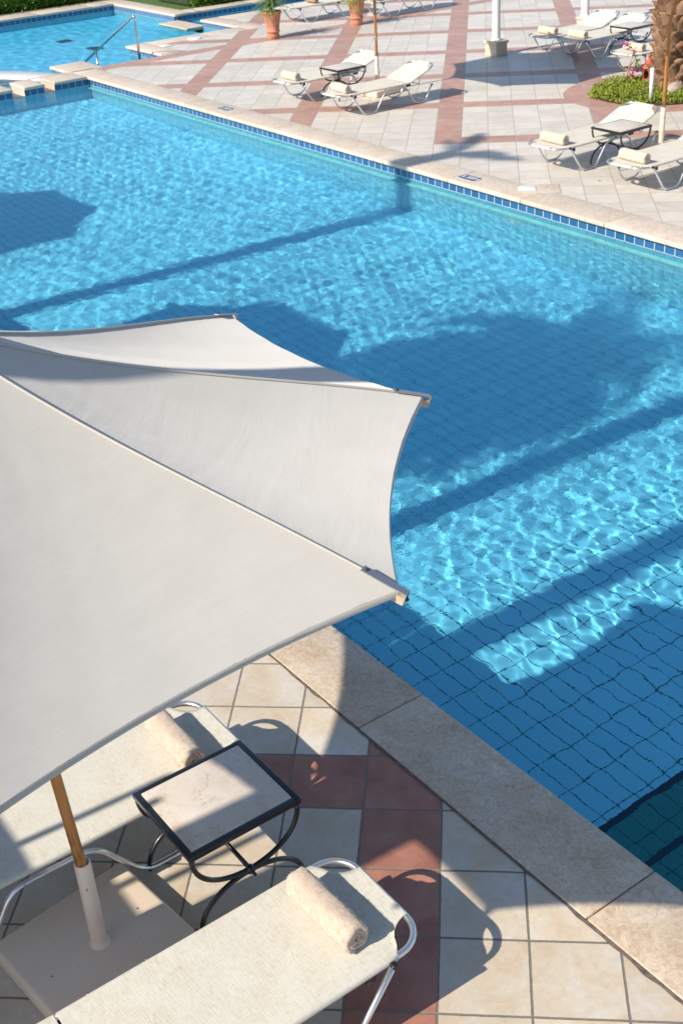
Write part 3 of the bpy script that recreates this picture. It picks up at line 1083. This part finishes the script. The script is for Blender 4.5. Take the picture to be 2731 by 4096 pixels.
for s, t, lab in [(1.36, -.955, 'large near black iron table with cream marble top, beside the wooden pole and slab'),
                  (-12.52, 9.93, 'small black iron table in front of the orange pole with the silver collar'),
                  (-6.09, 9.80, 'black iron table beside the pale sleeve of the tall pole that crosses the palm'),
                  (-11.32, 15.72, 'black iron table farthest from the pool, touching the palm trunk in view')]:
    o = first_or_copy(table0)
    place(o, W(s, t), TH, lab)

# ---------------------------------------------------------------- parasol and its weighted base
HT, RT = 2.449, 1.655
def build_parasol(OFF, joint):
    root = thing('parasol', (0, 0, 0), 0, '', 'umbrella', 'cream parasols on wooden poles')
    tips = [Vector((RT*math.cos(R(21.0+45*k)), RT*math.sin(R(21.0+45*k)), HT)) + OFF for k in range(8)]
    apex = Vector((0, 0, 3.055)) + OFF
    hubr = .075
    def rib_pt(k, r):
        t = tips[k % 8]
        d = (t-apex)
        p = apex + d*r
        p.z -= .055*math.sin(PI*min(1, r*1.0))**1.0*(1-r)*1.2      # slight droop of the rib line near the hub
        return p
    m = MB()
    NR, NW = 30, 22
    for k in range(8):
        V, F, U = [], [], []
        mid = (tips[k]+tips[(k+1) % 8])/2 - OFF
        inw = -Vector((mid.x, mid.y, 0)).normalized()
        for i in range(NR+1):
            r = .03 + .97*i/NR
            a, b = rib_pt(k, r), rib_pt(k+1, r)
            for j in range(NW+1):
                q = j/NW
                s4 = 4*q*(1-q)
                p = a.lerp(b, q)
                p += inw*(.066*s4*r**3)
                p.z += -.085*s4*math.sin(PI*min(1, r*.985))*r**.8 - .005*s4*r**4
                p.z += .0016*math.sin(31*q+9*r+k)*s4*r + .0012*math.sin(70*q*r+3*k)*s4 + .0022*math.sin(44*q+2*k)*math.exp(-(1-r)*7)*(1-.5*s4)
                V.append(p)
                U.append(((q-.5)*1.30*r + k*2.0, r*1.69))
        for i in range(NR):
            for j in range(NW):
                F.append((i*(NW+1)+j, (i+1)*(NW+1)+j, (i+1)*(NW+1)+j+1, i*(NW+1)+j+1))
        m.add(V, F, 0, True, [[U[v] for v in f] for f in F])
        # hem turned down along the rim
        V, F, U = [], [], []
        for j in range(NW+1):
            q = j/NW
            s4 = 4*q*(1-q)
            p = tips[k].lerp(tips[(k+1) % 8], q) + inw*(.066*s4)
            p.z -= .005*s4 + .085*s4*math.sin(PI*.985)
            out = -inw
            V += [p, p + out*.004 + Vector((0, 0, -.006)), p + out*.002 + Vector((0, 0, -.022))]
            U += [((q-.5)*1.30 + k*2.0, 1.69), ((q-.5)*1.30 + k*2.0, 1.698), ((q-.5)*1.30+k*2.0, 1.716)]
        for j in range(NW):
            for c in range(2):
                F.append((j*3+c, j*3+c+1, (j+1)*3+c+1, (j+1)*3+c))
        m.add(V, F, 0, True, [[U[v] for v in f] for f in F])
    can = m.build('canopy', M_canvas, root)
    m = MB()
    for k in range(8):
        m.tube([rib_pt(k, .05+.93*i/24) + Vector((0, 0, .004)) for i in range(25)], .0052, 6)
    m.build('seam_piping', M_piping, can)
    m = MB()
    m.lathe([(.0, .075), (.05, .072), (.10, .045), (.13, .012), (.135, -.015), (.12, -.02)], 24, 0, apex)
    m.build('top_cap', M_canvas, root)
    for k in range(8):
        t = tips[k]
        rad = Vector((t.x-OFF.x, t.y-OFF.y, 0)).normalized()
        d = (t - apex).normalized()
        P0 = rib_pt(k, .07) + Vector((0, 0, -.075))
        P1 = t - d*.004 + Vector((0, 0, -.027))
        m = MB()
        side = d.cross(Vector((0, 0, 1))).normalized()
        upv = side.cross(d)
        def bar(a, b, w_, h_, mb, mi=0):
            c = [a-side*w_-upv*h_, a+side*w_-upv*h_, a+side*w_+upv*h_, a-side*w_+upv*h_]
            e = [b-side*w_-upv*h_, b+side*w_-upv*h_, b+side*w_+upv*h_, b-side*w_+upv*h_]
            mb.add(c+e, [(0, 3, 2, 1), (4, 5, 6, 7), (0, 1, 5, 4), (1, 2, 6, 5), (2, 3, 7, 6), (3, 0, 4, 7)], mi)
        PM = rib_pt(k, .5) + Vector((0, 0, -.045))
        bar(P0, PM, .009, .014, m)
        bar(PM, P1 + d*.024, .009, .014, m)
        rb = m.build('rib', M_ribwood, root)
        m = MB()
        A = t - d*.120 + upv*.0085
        B = t + d*.026 + upv*.0060
        bar(A, B, .0125, .0018, m)
        Cc = B + d*.002
        bar2 = [Cc-side*.0125+upv*.002, Cc+side*.0125+upv*.002, Cc+side*.0125-upv*.036, Cc-side*.0125-upv*.036]
        b2 = [p + d*.004 for p in bar2]
        m.add(bar2+b2, [(0, 1, 2, 3), (7, 6, 5, 4), (0, 4, 5, 1), (1, 5, 6, 2), (2, 6, 7, 3), (3, 7, 4, 0)], 0)
        br = m.build('tip_bracket', M_bracket, rb)
        for c_, q_ in ((A + d*.014 + upv*.003, .006), (Cc + d*.006 - upv*.022, .007)):
            m = MB()
            bm = bmesh.new(); bmesh.ops.create_uvsphere(bm, u_segments=8, v_segments=5, radius=q_)
            bm.transform(Matrix.Translation(c_)); m.bm(bm, 0, True)
            m.build('rivet', M_plastic, rb)
        m = MB()
        m.tube([rib_pt(k, .55) + Vector((0, 0, -.06)), Vector((rad.x*.05, rad.y*.05, 2.28)) + OFF*((2.28-joint)/(3.0-joint))], .009, 6)
        m.build('strut', M_wood, root)
    m = MB()
    m.tube([Vector((0, 0, .50 + 2.5*i/30)) + OFF*max(0, (.50+2.5*i/30-joint)/(3.0-joint)) for i in range(31)], .024, 18)
    m.build('pole', M_wood, root)
    m = MB()
    m.lathe([(.026, 2.22), (.055, 2.225), (.06, 2.27), (.055, 2.32), (.026, 2.325)], 18, 0, OFF*((2.28-joint)/(3.0-joint)))
    m.build('runner', M_wood, root)
    return root
def build_base():
    root = thing('concrete_foot', (0, 0, 0), 0, '', 'umbrella base', 'painted parasol bases')
    m = MB()
    m.box(-.345, .335, -.36, .345, .0, .105, bev=.022)
    m.build('slab', M_slab, root)
    m = MB()
    m.lathe([(.0295, .13), (.0295, .60), (.0345, .60), (.036, .597), (.036, .14), (.037, .125), (.044, .112), (.050, .104)], 28)
    sv = m.build('sleeve', M_sleeve, root)
    m = MB(); m.lathe([(0, .004), (.006, .004), (.007, 0)], 10)
    m.build('set_screw', M_steel, sv).matrix_local = Matrix.Translation((.030, -.020, .47)) @ Matrix.Rotation(PI/2, 4, 'Y')
    return root
paras0 = build_parasol(Vector((.0, -.035, 0)), .6)
paras1 = build_parasol(Vector((.29, -.33, 0)), 1.7)  # upper pole bent out of view, added to shift the canopy's shadow
base0 = build_base()
PX, PY = -.303, -2.171
PS = PX*ES[0]+PY*ES[1]; PT = PX*EN[0]+PY*EN[1]
PARASOLS = [
    (PS, PT, 'big open cream parasol over the near loungers, grey shadow band along its ridge', 'large beige square slab with upright sleeve between the two near loungers'),
    (-12.33, 10.52, 'parasol whose orange pole has a silver collar, canopy out of view', 'pale slab half hidden under the lounger in front of the collared pole'),
    (-6.10, 10.62, 'parasol whose tall orange pole crosses in front of the palm trunk', 'slab with thick pale sleeve behind the table near the white pipe'),
    (-6.2, -1.39, 'parasol on the near side, out of view left of the big canopy', 'slab base of the next parasol out of view at left'),
    (-12.3, -1.33, 'parasol farthest left on the near side, out of view', 'slab base of the farthest left parasol out of view'),
]
for s, t, lab, lab2 in PARASOLS:
    o = first_or_copy(paras1 if -1 < t-10.5 < 1 else paras0)
    place(o, W(s, t), 0, lab)
    if t < 5:
        o.rotation_euler = (R(.63), R(-2.18), 0)
        o.location += Vector((.022, -.004, 0))
    if 'silver' in lab:
        collared = o
    o = first_or_copy(base0)
    place(o, W(s, t), TH + R(7.0), lab2)
m = MB(); m.lathe([(.0255, .86), (.030, .865), (.030, .92), (.0255, .925)], 18)
m.build('collar', M_steel, collared)

# ---------------------------------------------------------------- white posts
def build_post(name, loc, pw, ph, r, h, label):
    root = thing(name, loc, TH + R(4), label, 'post', 'white posts on the far deck')
    m = MB()
    m.box(-pw, pw, -pw, pw, 0, ph-.05, bev=.008)
    m.box(-pw-.02, pw+.02, -pw-.02, pw+.02, ph-.05, ph, bev=.010)
    m.build('pedestal', M_stone, root)
    m = MB()
    m.lathe([(r*1.25, ph), (r*1.25, ph+.03), (r*1.05, ph+.04), (r, ph+.06), (r*.94, h-.1), (r*1.1, h-.08), (r*1.1, h), (0, h+.02)], 28)
    m.build('shaft', M_white, root)
    return root
build_post('white_post', W(-13.22, 14.08), .15, .27, .077, 4.6, 'white round post on a square stone pedestal, standing free on the far deck')
build_post('white_post', W(-14.26, 17.55), .12, .16, .085, 4.6, 'white round post rising behind the two touching loungers')

# ---------------------------------------------------------------- terracotta pots with spiky plants
def build_pot(loc, seed, label, plab, wavy=False):
    rg = random.Random(seed)
    root = thing('terracotta_pot', loc, rg.uniform(0, 6), label, 'pot', 'terracotta pots along the red border')
    m = MB()
    prof = [(.165, 0), (.185, .03), (.172, .13), (.168, .165), (.198, .175), (.202, .195), (.195, .215), (.178, .225), (.192, .33), (.222, .48), (.248, .60), (.262, .66), (.285, .672), (.29, .71), (.28, .725), (.245, .722), (.238, .66), (0, .655)]
    n = 40
    V, F = [], []
    for i, (r, z) in enumerate(prof):
        for k in range(n):
            a = 2*PI*k/n
            q = r
            if wavy and .22 < z < .66:
                q = r*(1 + .055*math.sin(6*a + 1.0)*math.sin(PI*(z-.22)/.44))
            V.append((q*math.cos(a), q*math.sin(a), z))
    for i in range(len(prof)-2):
        for k in range(n):
            F.append((i*n+k, i*n+(k+1) % n, (i+1)*n+(k+1) % n, (i+1)*n+k))
    m.add(V, F, 0, True)
    m.build('pot', M_terra, root)
    m = MB()
    m.lathe([(.24, .665), (.12, .675), (0, .68)], 20)
    m.build('soil', M_soil, root)
    pl = thing('spiky_plant', tuple(loc), 0, plab, 'plant', 'spiky plants in the terracotta pots')
    pl.location = Vector(loc) + Vector((0, 0, .515))
    root.scale = (.77, .77, .77); pl.scale = (.85, .85, .85)
    m = MB()
    for c in range(3):
        bx, by = rg.uniform(-.08, .08), rg.uniform(-.08, .08)
        hh = rg.uniform(.10, .34)
        for i in range(40):
            a = rg.uniform(0, 2*PI)
            L = rg.uniform(.45, .80)
            elv = rg.uniform(-.15, 1.1)
            wd = rg.uniform(.010, .017)
            P = Vector((bx, by, hh*rg.uniform(.5, 1)))
            d = Vector((math.cos(a)*math.cos(elv), math.sin(a)*math.cos(elv), math.sin(elv)))
            sd = Vector((-math.sin(a), math.cos(a), 0))
            V, F = [], []
            ns = 7
            for k in range(ns+1):
                q = k/ns
                w_ = wd*(1-q**2.2)*min(1, .55+q*2) + .0008
                V += [P - sd*w_, P + Vector((0, 0, -w_*.35)), P + sd*w_]
                P = P + d*(L/ns)
                d = (d + Vector((0, 0, -.20))).normalized()
            for k in range(ns):
                for j in range(2):
                    F.append((k*3+j, k*3+j+1, k*3+j+4, k*3+j+3))
            m.add(V, F, 0, True)
    m.build('leaves', M_spike, pl)
    m = MB()
    for c in range(3):
        m.tube([(rg.uniform(-.06, .06), rg.uniform(-.06, .06), 0), (rg.uniform(-.08, .08), rg.uniform(-.08, .08), .45)], .02, 7)
    m.build('stem', M_stem, pl)
build_pot(W(-18.62, 12.50), 3, 'smooth flared terracotta pot on the red border, nearest the left pool', 'spiky green plant drooping over the smooth flared pot')
build_pot(W(-18.50, 14.68), 5, 'fluted terracotta pot just beside the orange pole', 'spiky green plant in the fluted pot beside the orange pole', True)

# ---------------------------------------------------------------- palms
def build_crown(seed, nf, L, name='crown', spread=1.0, droop=.16):
    rg = random.Random(seed)
    m = MB()
    for i in range(nf):
        a = 2*PI*(i*.381966) + rg.uniform(-.2, .2)
        elv = (1.25 - 1.65*(i/nf)**.8)*spread
        P = Vector((0, 0, 0))
        d = Vector((math.cos(a)*math.cos(elv), math.sin(a)*math.cos(elv), math.sin(elv)))
        ns = 22
        Lf = L*rg.uniform(.85, 1.1)
        sd0 = Vector((-math.sin(a), math.cos(a), 0))
        pts = []
        for k in range(ns+1):
            pts.append((P.copy(), d.copy()))
            P = P + d*(Lf/ns)
            d = (d + Vector((0, 0, -droop*(.3+k/ns)))).normalized()
        m.tube([p for p, _ in pts], [.022*(1-k/ns*.85) for k in range(ns+1)], 5)
        for k in range(2, ns):
            p, dd = pts[k]
            q = k/ns
            ll = .55*L/2.3*math.sin(PI*min(1, q*.9+.14))**.7*rg.uniform(.8, 1.1)
            for sg in (-1, 1):
                for h_ in (0, .5):
                    pp = p + dd*(Lf/ns*h_)
                    out = (sd0*sg*.8 + dd*.62 + Vector((0, 0, rg.uniform(-.1, .25)))).normalized()
                    tip = pp + out*ll + Vector((0, 0, -.10*ll))
                    wv = dd*.026
                    midp = pp.lerp(tip, .45)
                    m.add([pp-wv*.5, midp-wv, tip, midp+wv, pp+wv*.5], [(0, 1, 2, 3, 4)])
    return m
CROWN = build_crown(4, 54, 2.25).mesh('palm_crown', M_frond)
CROWN_D = build_crown(14, 46, 2.35, droop=.23).mesh('palm_crown_dense', M_frond)
CROWN_S = build_crown(9, 5, 1.15, spread=.62, droop=.02).mesh('palm_crown_small', M_frond)  # few upright fronds, shaped so the deck shadow falls in streaks

def build_palm(loc, r, h, label, scales=True, crown=CROWN, lean=(0, 0), seed=1, cs=1.0):
    rg = random.Random(seed)
    root = thing('palm_tree', loc, 0, label, 'palm tree')
    m = MB()
    n = 22
    V, F = [], []
    H = [(-.05, 1.55), (.08, 1.35), (.2, 1.13), (.4, 1.0), (1.0, .93), (2.2, .93), (h*.6, .88), (h, .92)]
    for i, (z, q) in enumerate(H):
        for k in range(n):
            a = 2*PI*k/n
            rr = r*q*(.93 if scales else 1)*(1+.05*math.sin(3*a+z*5)+.03*math.sin(7*a))
            V.append((rr*math.cos(a)+lean[0]*z/h, rr*math.sin(a)+lean[1]*z/h, z))
    for i in range(len(H)-1):
        for k in range(n):
            F.append((i*n+k, i*n+(k+1) % n, (i+1)*n+(k+1) % n, (i+1)*n+k))
    m.add(V, F, 0, True)
    if scales:
        # old leaf bases: broad overlapping scales, lips standing out and pointing up
        row = 0
        z = .10
        while z < min(h-.1, 3.6):
            cnt = 9
            for k in range(cnt):
                a = 2*PI*(k + .5*(row % 2) + rg.uniform(-.10, .10))/cnt
                rr = r*(.90 + .30*max(0, .35-z)) * rg.uniform(.97, 1.04)
                wd = 2*PI*r/cnt*rg.uniform(.50, .62)
                hh = .22*rg.uniform(.85, 1.25)
                lip = rg.uniform(.07, .15)
                zz = z + rg.uniform(-.03, .03)
                er, et = Vector((math.cos(a), math.sin(a), 0)), Vector((-math.sin(a), math.cos(a), 0))
                skew = rg.uniform(-.05, .05)
                V, F = [], []
                ni, nj = 6, 6
                brk = rg.uniform(.75, 1.0)
                for i in range(ni+1):
                    v = i/ni
                    half = wd*(.55 + .65*math.sin(PI*min(1, v*.8+.12)))*(1-.35*v**3)
                    for j in range(nj+1):
                        u = -1 + 2*j/nj
                        o_ = lip*(v**1.5)*(1-.75*u*u) + .025*(1-u*u) - .02*abs(u)
                        ang = half*u/r
                        q = er*math.cos(ang) + et*math.sin(ang)
                        p = q*(rr+o_) + Vector((0, 0, zz + hh*v*brk*(1-.16*u*u) + skew*v*u)) + Vector((rg.gauss(0, .004), rg.gauss(0, .004), rg.gauss(0, .006)))
                        V.append(p)
                top = len(V)
                for j in range(nj+1):                   # cut face on top of the stub
                    u = -1 + 2*j/nj
                    ang = wd*.8*u/r
                    q = er*math.cos(ang) + et*math.sin(ang)
                    V.append(q*(rr-.03) + Vector((0, 0, zz + hh*brk*.92 + rg.gauss(0, .006))))
                for i in range(ni):
                    for j in range(nj):
                        F.append((i*(nj+1)+j, i*(nj+1)+j+1, (i+1)*(nj+1)+j+1, (i+1)*(nj+1)+j))
                for j in range(nj):
                    F.append((ni*(nj+1)+j, ni*(nj+1)+j+1, top+j+1, top+j))
                m.add(V, F, 0, True)
                for q_ in range(2):                      # loose fibre strips
                    b = er*(rr+.02) + et*rg.uniform(-wd, wd) + Vector((0, 0, zz + rg.uniform(0, hh)))
                    e = b + et*rg.uniform(-.08, .08) + er*rg.uniform(.0, .05) + Vector((0, 0, rg.uniform(-.14, .10)))
                    m.add([b - et*.006, b + et*.006, e], [(0, 1, 2)])
            z += .135
            row += 1
        for i in range(26):                               # root mass at the foot
            a = rg.uniform(0, 2*PI)
            m.tube([(r*1.0*math.cos(a), r*1.0*math.sin(a), .22), (r*1.35*math.cos(a+.06), r*1.35*math.sin(a+.06), .08), (r*1.65*math.cos(a+.1), r*1.65*math.sin(a+.1), -.02)], [.03, .035, .015], 6)
    m.build('trunk', M_bark, root)
    c = bpy.data.objects.new('crown', crown)
    col.objects.link(c)
    c.parent = root
    c.location = (lean[0], lean[1], h)
    c.scale = (cs, cs, cs)
    c.rotation_euler = (0, 0, seed*1.3)
    return root
PALM = Vector((4.72, 15.58, 0))
build_palm(PALM, .325, 6.5, 'date palm with a rough scaly trunk in the plant bed', True, seed=2)
build_palm(W(1.33, -5.2), .15, 12.0, 'tall palm out of view on the near side, behind the big canopy', False, seed=3)
build_palm(W(-.86, -6.2), .18, 12.5, 'tall slim palm out of view at left, its trunk shadow crossing the pool', False, seed=4)
build_palm(W(-2.45, -6.0), .18, 13.5, 'tallest palm out of view at left on the near side', False, seed=5)
build_palm(W(-3.95, -3.4), .17, 5.7, 'bushy palm out of view at left, its crown shadow lying in the pool', False, crown=CROWN_D, seed=6)
build_palm(W(-8.85, -3.0), .19, 8.9, 'palm with a small crown shaped for its shadow, out of view far left', False, crown=CROWN_S, seed=7)

# unseen wall with rods, added to shade the parasol base and near lounger
root = thing('shade_wall', W(0, -4.6), TH, 'added wall out of view at lower left, casting shade on the near deck', 'wall')
m = MB()
m.box(-1.6, 1.60, -.12, .12, 0, 2.45, bev=.03)
m.build('wall', M_render, root)
m = MB()
for x in (.74, 1.02):
    m.tube([(x, 0, 2.42), (x, 0, 3.12)], .022, 10)
m.build('shade_rod', M_black, root)  # rods added only for their thin shadow bars

# ---------------------------------------------------------------- plant bed round the palm
m = MB()
n = 48
BX, BY, BR = 4.38, 15.37, .99
V = [(BX, BY, .055)]
for i in range(n):
    a = 2*PI*i/n
    V.append((BX+BR*math.cos(a), BY+BR*math.sin(a), .012))
m.add(V, [(0, i+1, (i+1) % n+1) for i in range(n)], 0, True)
struct(m.build('bed_soil', M_soil))
rg = random.Random(11)
m = MB()
for i in range(3600):
    a = rg.uniform(0, 2*PI)
    q = math.sqrt(rg.uniform(0, 1))*(BR-.02+.12*math.sin(5*a)*math.sin(3*a+1))
    x, y = BX+q*math.cos(a), BY+q*math.sin(a)
    bump_ = .5+.5*math.sin(x*5.1+1)*math.sin(y*6.3+2)
    h = (.02 + .20*bump_*rg.random())*(1 if q < BR-.15 else .55)
    if rg.random() < .35*math.sin(x*9+3)*math.sin(y*8):
        continue
    if math.hypot(x-PALM.x, y-PALM.y) < .42 and rg.random() < .75:
        continue
    for k in range(4):
        b = Vector((x+rg.gauss(0, .02), y+rg.gauss(0, .02), .01 + h*rg.uniform(.4, 1)))
        aa = rg.uniform(0, 2*PI)
        d = Vector((math.cos(aa), math.sin(aa), rg.uniform(.2, 1.6))).normalized()
        s_ = d.cross(Vector((rg.gauss(0, 1), rg.gauss(0, 1), .3))).normalized()
        L = rg.uniform(.03, .055)
        wd = rg.uniform(.008, .013)
        m.add([b, b+d*L*.5-s_*wd, b+d*L, b+d*L*.5+s_*wd], [(0, 1, 2, 3)])
stuff(m.build('ground_cover', M_succ), 'low yellow green succulent ground cover round the palm foot', 'ground cover')

m = MB()
bm = bmesh.new()
bmesh.ops.create_icosphere(bm, subdivisions=3, radius=.125)
for v in bm.verts:
    v.co = Vector((v.co.x*1.25, v.co.y*.95, v.co.z*.95))*(1 + .10*math.sin(v.co.x*21+1)*math.sin(v.co.y*17) + .07*math.sin(v.co.z*29))
m.bm(bm, 0, True)
o = m.build('boulder', M_rock)
o.location = (4.70, 15.10, .08); o.rotation_euler = (.2, .1, .7)
tag(o, 'pale boulder leaning on the foot of the palm trunk', 'rock')

# red clay lantern
root = thing('clay_lantern', (4.40, 16.10, .03), R(20), 'red clay lantern with pointed roof and cut-out sides beside the palm trunk', 'lantern')
m = MB()
m.lathe([(.0, .445), (.022, .440), (.034, .418), (.030, .395), (.018, .378), (.026, .36), (.060, .315), (.105, .262), (.138, .232), (.142, .222), (.128, .220), (.09, .222)], 24)
m.build('roof', M_redclay, root)
m = MB()
n = 24
zs = [0, .03, .06, .10, .15, .19, .215, .225]
V, F = [], []
for z in zs:
    for k in range(n):
        a = 2*PI*k/n
        rr = .108 - .02*math.cos(z*14)*.4
        V.append((rr*math.cos(a), rr*math.sin(a), z))
for i in range(len(zs)-1):
    for k in range(n):
        hole = (2 <= i <= 4 and k % 6 in (1, 2, 3)) or (i == 5 and k % 6 == 2) or (i == 1 and k % 6 in (4,))
        if not hole:
            F.append((i*n+k, i*n+(k+1) % n, (i+1)*n+(k+1) % n, (i+1)*n+k))
m.add(V, F, 0, False)
m.add([(p[0]*.86, p[1]*.86, p[2]) for p in V], [f[::-1] for f in F], 0, False)
m.build('body', M_redclay, root)

# white pipe standing in the bed
m = MB()
m.lathe([(.0265, .54), (.0265, 0), (.031, 0), (.031, .54), (.0265, .54)], 20)
o = m.build('white_pipe', M_pipe)
o.location = (4.245, 14.56, .0); o.rotation_euler = (R(1), R(-1), 0)
tag(o, 'upright white plastic pipe in the plant bed behind a lounger', 'pipe')

# bougainvillea sprig tied to a cane
root = thing('bougainvillea', (4.03, 16.0, .02), 0, 'pink bougainvillea sprig tied to a thin cane at the bed edge', 'flower')
m = MB(); m.tube([(-.02, 0, 0), (.03, -.02, .3), (.115, -.03, .60)], .010, 8)
m.build('cane', M_cane, root)
rg = random.Random(6)
stempts = [(.01, 0, .02), (.07, .0, .12), (.12, .02, .22), (.14, .0, .33), (.12, -.03, .44), (.07, -.05, .56), (.0, -.06, .62), (-.07, -.07, .66)]
m = MB(); m.tube(stempts, .005, 6); m.build('stem', M_stem, root)
def leafcluster(mb, c, n_, spread, L, wd):
    for i in range(n_):
        b = Vector(c) + Vector((rg.gauss(0, spread), rg.gauss(0, spread), rg.gauss(0, spread)))
        d = Vector((rg.gauss(0, 1), rg.gauss(0, 1), rg.gauss(0, .8))).normalized()
        s_ = d.cross(Vector((rg.gauss(0, 1), rg.gauss(0, 1), rg.gauss(0, 1)))).normalized()
        l_ = L*rg.uniform(.7, 1.2)
        mb.add([b, b+d*l_*.45-s_*wd, b+d*l_, b+d*l_*.45+s_*wd], [(0, 1, 2, 3)])
m = MB()
for c, k in [((.03, 0, .05), 26), ((.05, 0, .10), 30), ((.08, .0, .15), 14), ((.14, .0, .22), 16), ((.03, -.05, .58), 8), ((-.03, -.06, .63), 12), ((-.08, -.07, .665), 12), ((.07, -.04, .50), 6)]:
    leafcluster(m, c, k, .018, .045, .018)
m.build('bracts', M_flower, root)
m = MB()
for c, k in [((.15, 0, .30), 12), ((.15, -.01, .36), 14), ((.11, -.03, .46), 8), ((.0, -.06, .61), 5), ((.10, .0, .18), 4)]:
    leafcluster(m, c, k, .020, .05, .02)
m.build('leaves', M_vine, root)

# ---------------------------------------------------------------- hedges behind the left pool
def build_hedge(label, s0, s1, t0, t1, h, n, seed, wave=.06):
    rg = random.Random(seed)
    root = thing('hedge', W((s0+s1)/2, t0), TH, label, 'hedge')
    L = t1-t0
    hw_ = (s1-s0)/2
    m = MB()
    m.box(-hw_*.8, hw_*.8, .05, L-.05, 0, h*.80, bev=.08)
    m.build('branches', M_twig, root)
    m = MB()
    for i in range(n):
        y = rg.uniform(0, L)
        top = h + wave*math.sin(y*3.1+seed) + wave*.6*math.sin(y*7.7)
        f = rg.random()
        if f < .45:
            p = Vector((rg.uniform(-hw_, hw_), y, top + rg.gauss(0, .03)))
        else:
            sx = 1 if rg.random() < .75 else -1
            p = Vector((sx*(hw_ + rg.gauss(0, .04)), y, rg.uniform(.02, top)))
        for k in range(3):
            d = Vector((rg.gauss(0, 1), rg.gauss(0, 1), rg.gauss(.6, .8))).normalized()
            s_ = d.cross(Vector((rg.gauss(0, 1), rg.gauss(0, 1), rg.gauss(0, 1)))).normalized()
            l_ = rg.uniform(.06, .11)
            q = p + Vector((rg.gauss(0, .03), rg.gauss(0, .03), rg.gauss(0, .03)))
            m.add([q, q+d*l_*.5-s_*.020, q+d*l_, q+d*l_*.5+s_*.020], [(0, 1, 2, 3)])
    m.build('leaves', M_hedge, root)
build_hedge('long clipped green hedge along the back of the left pool', -28.95, -28.05, 4.5, 23.0, .42, 12000, 1)
build_hedge('bushier green hedge in the corner behind the left pool, right of the long one', -26.4, -24.32, 13.75, 22, .48, 11000, 2, .10)

# ---------------------------------------------------------------- handrail of the left pool steps
root = thing('handrail', W(-18.97, 9.40), TH, 'polished steel handrail leading down into the left pool', 'handrail')
m = MB()
A0 = Vector((0, 0, -.3)); top = Vector((0, 0, .845))
end = Vector((-1.62, -.70, -.30))
dv_ = (end-top).normalized()
P = [A0, (0, 0, .3), (0, 0, .70)]
for i in range(1, 8):
    q = i/8
    P.append(tuple((1-q)**2*Vector((0, 0, .74)) + 2*q*(1-q)*(top+Vector((0, 0, .03))) + q*q*(top+dv_*.13)))
P += [tuple(top+dv_*.2), tuple(end)]
m.tube(P, .0245, 14)
m.build('rail', M_steel, root)
m = MB()
pp = top + dv_*((end-top).length*.66)
m.tube([(pp.x, pp.y, -.9), (pp.x, pp.y, pp.z-.01)], .022, 12)
m.build('post', M_steel, root)

# ---------------------------------------------------------------- small things set into the deck
# pixel font for the enamel depth plates (marks too worn to read as more than DEEP figures)
GL = {'1': ['010', '110', '010', '010', '111'], '.': ['0', '0', '0', '0', '1'], '6': ['111', '100', '111', '101', '111'], '5': ['111', '100', '111', '001', '111'],
      '0': ['111', '101', '101', '101', '111'], 'M': ['10001', '11011', '10101', '10001', '10001'], '2': ['111', '001', '111', '100', '111']}
def build_plate(s, t, text, label):
    root = thing('depth_plate', W(s, t, .0075), TH, label, 'sign', 'blue depth plates on the far coping')
    m = MB(); m.box(-.155, .155, -.075, .075, 0, .005, bev=.002)
    m.build('plate', M_plate, root)
    m = MB()
    x = -.125
    px = .0165
    for ch in text:
        gl_ = GL[ch]
        for r_, rowv in enumerate(gl_):
            for c_, b in enumerate(rowv):
                if b == '1':
                    m.box(x+c_*px, x+(c_+1.02)*px, .040-(r_+1)*px, .040-r_*px, .0052, .0062)
        x += (len(gl_[0])+1)*px
    m.build('lettering', M_letter, root)
build_plate(-7.03, 7.97, '1.60M', 'blue depth plate on the coping, nearer the square white lid')
build_plate(-13.34, 8.04, '1.50M', 'pale worn blue depth plate on the coping, farther from the camera')
m = MB(); m.box(-.11, .11, -.09, .09, 0, .012, bev=.004)
o = m.build('skimmer_lid', M_lid)
o.location = W(-6.10, 8.12, .009); o.rotation_euler = (0, 0, R(4))
tag(o, 'square white lid flush in the coping beside a stone cover', 'lid')
m = MB(); m.box(-.24, .24, -.20, .20, 0, .004, bev=.0015)
o = m.build('access_cover', M_cop_far)
o.location = W(-5.98, 8.24, .0048); o.rotation_euler = (0, 0, R(0))
tag(o, 'stone access cover beside the square white lid', 'cover')
m = MB(); m.lathe([(0, .022), (.13, .020), (.16, .012), (.165, 0)], 28)
o = m.build('round_lid', M_lid)
o.location = W(-20.12, 11.38, .002)
tag(o, 'round white lid on the paving beside the left pool', 'lid')
m = MB(); m.box(-.14, .14, -.10, .10, 0, .010, bev=.004)
o = m.build('skimmer_lid', M_lid)
o.location = W(-19.87, 10.50, .004); o.rotation_euler = (0, 0, TH)
tag(o, 'small rectangular white lid near the handrail', 'lid')
# inlet in the far wall, under water
m = MB()
ring = [(.155, 0), (.15, .008), (.125, .012), (.105, .010), (.0, .008)]
m.lathe(ring, 26)
o = m.build('wall_inlet', M_pipe)
o.matrix_world = POOLM @ Matrix.Translation((-6.0, 7.80, -.62)) @ Matrix.Rotation(R(90), 4, 'X')
o.cycles.is_caustics_receiver = True
tag(o, 'round white water inlet under water in the far pool wall', 'inlet')
# fallen leaf
m = MB()
m.add([(0, 0, .004), (.03, -.016, .010), (.065, 0, .012), (.03, .018, .007)], [(0, 1, 2, 3)], 0, True)
o = m.build('fallen_leaf', M_succ)
o.location = W(-5.72, 8.98, .003)
tag(o, 'tiny green fallen leaf on the paving by the cropped lounger', 'leaf')
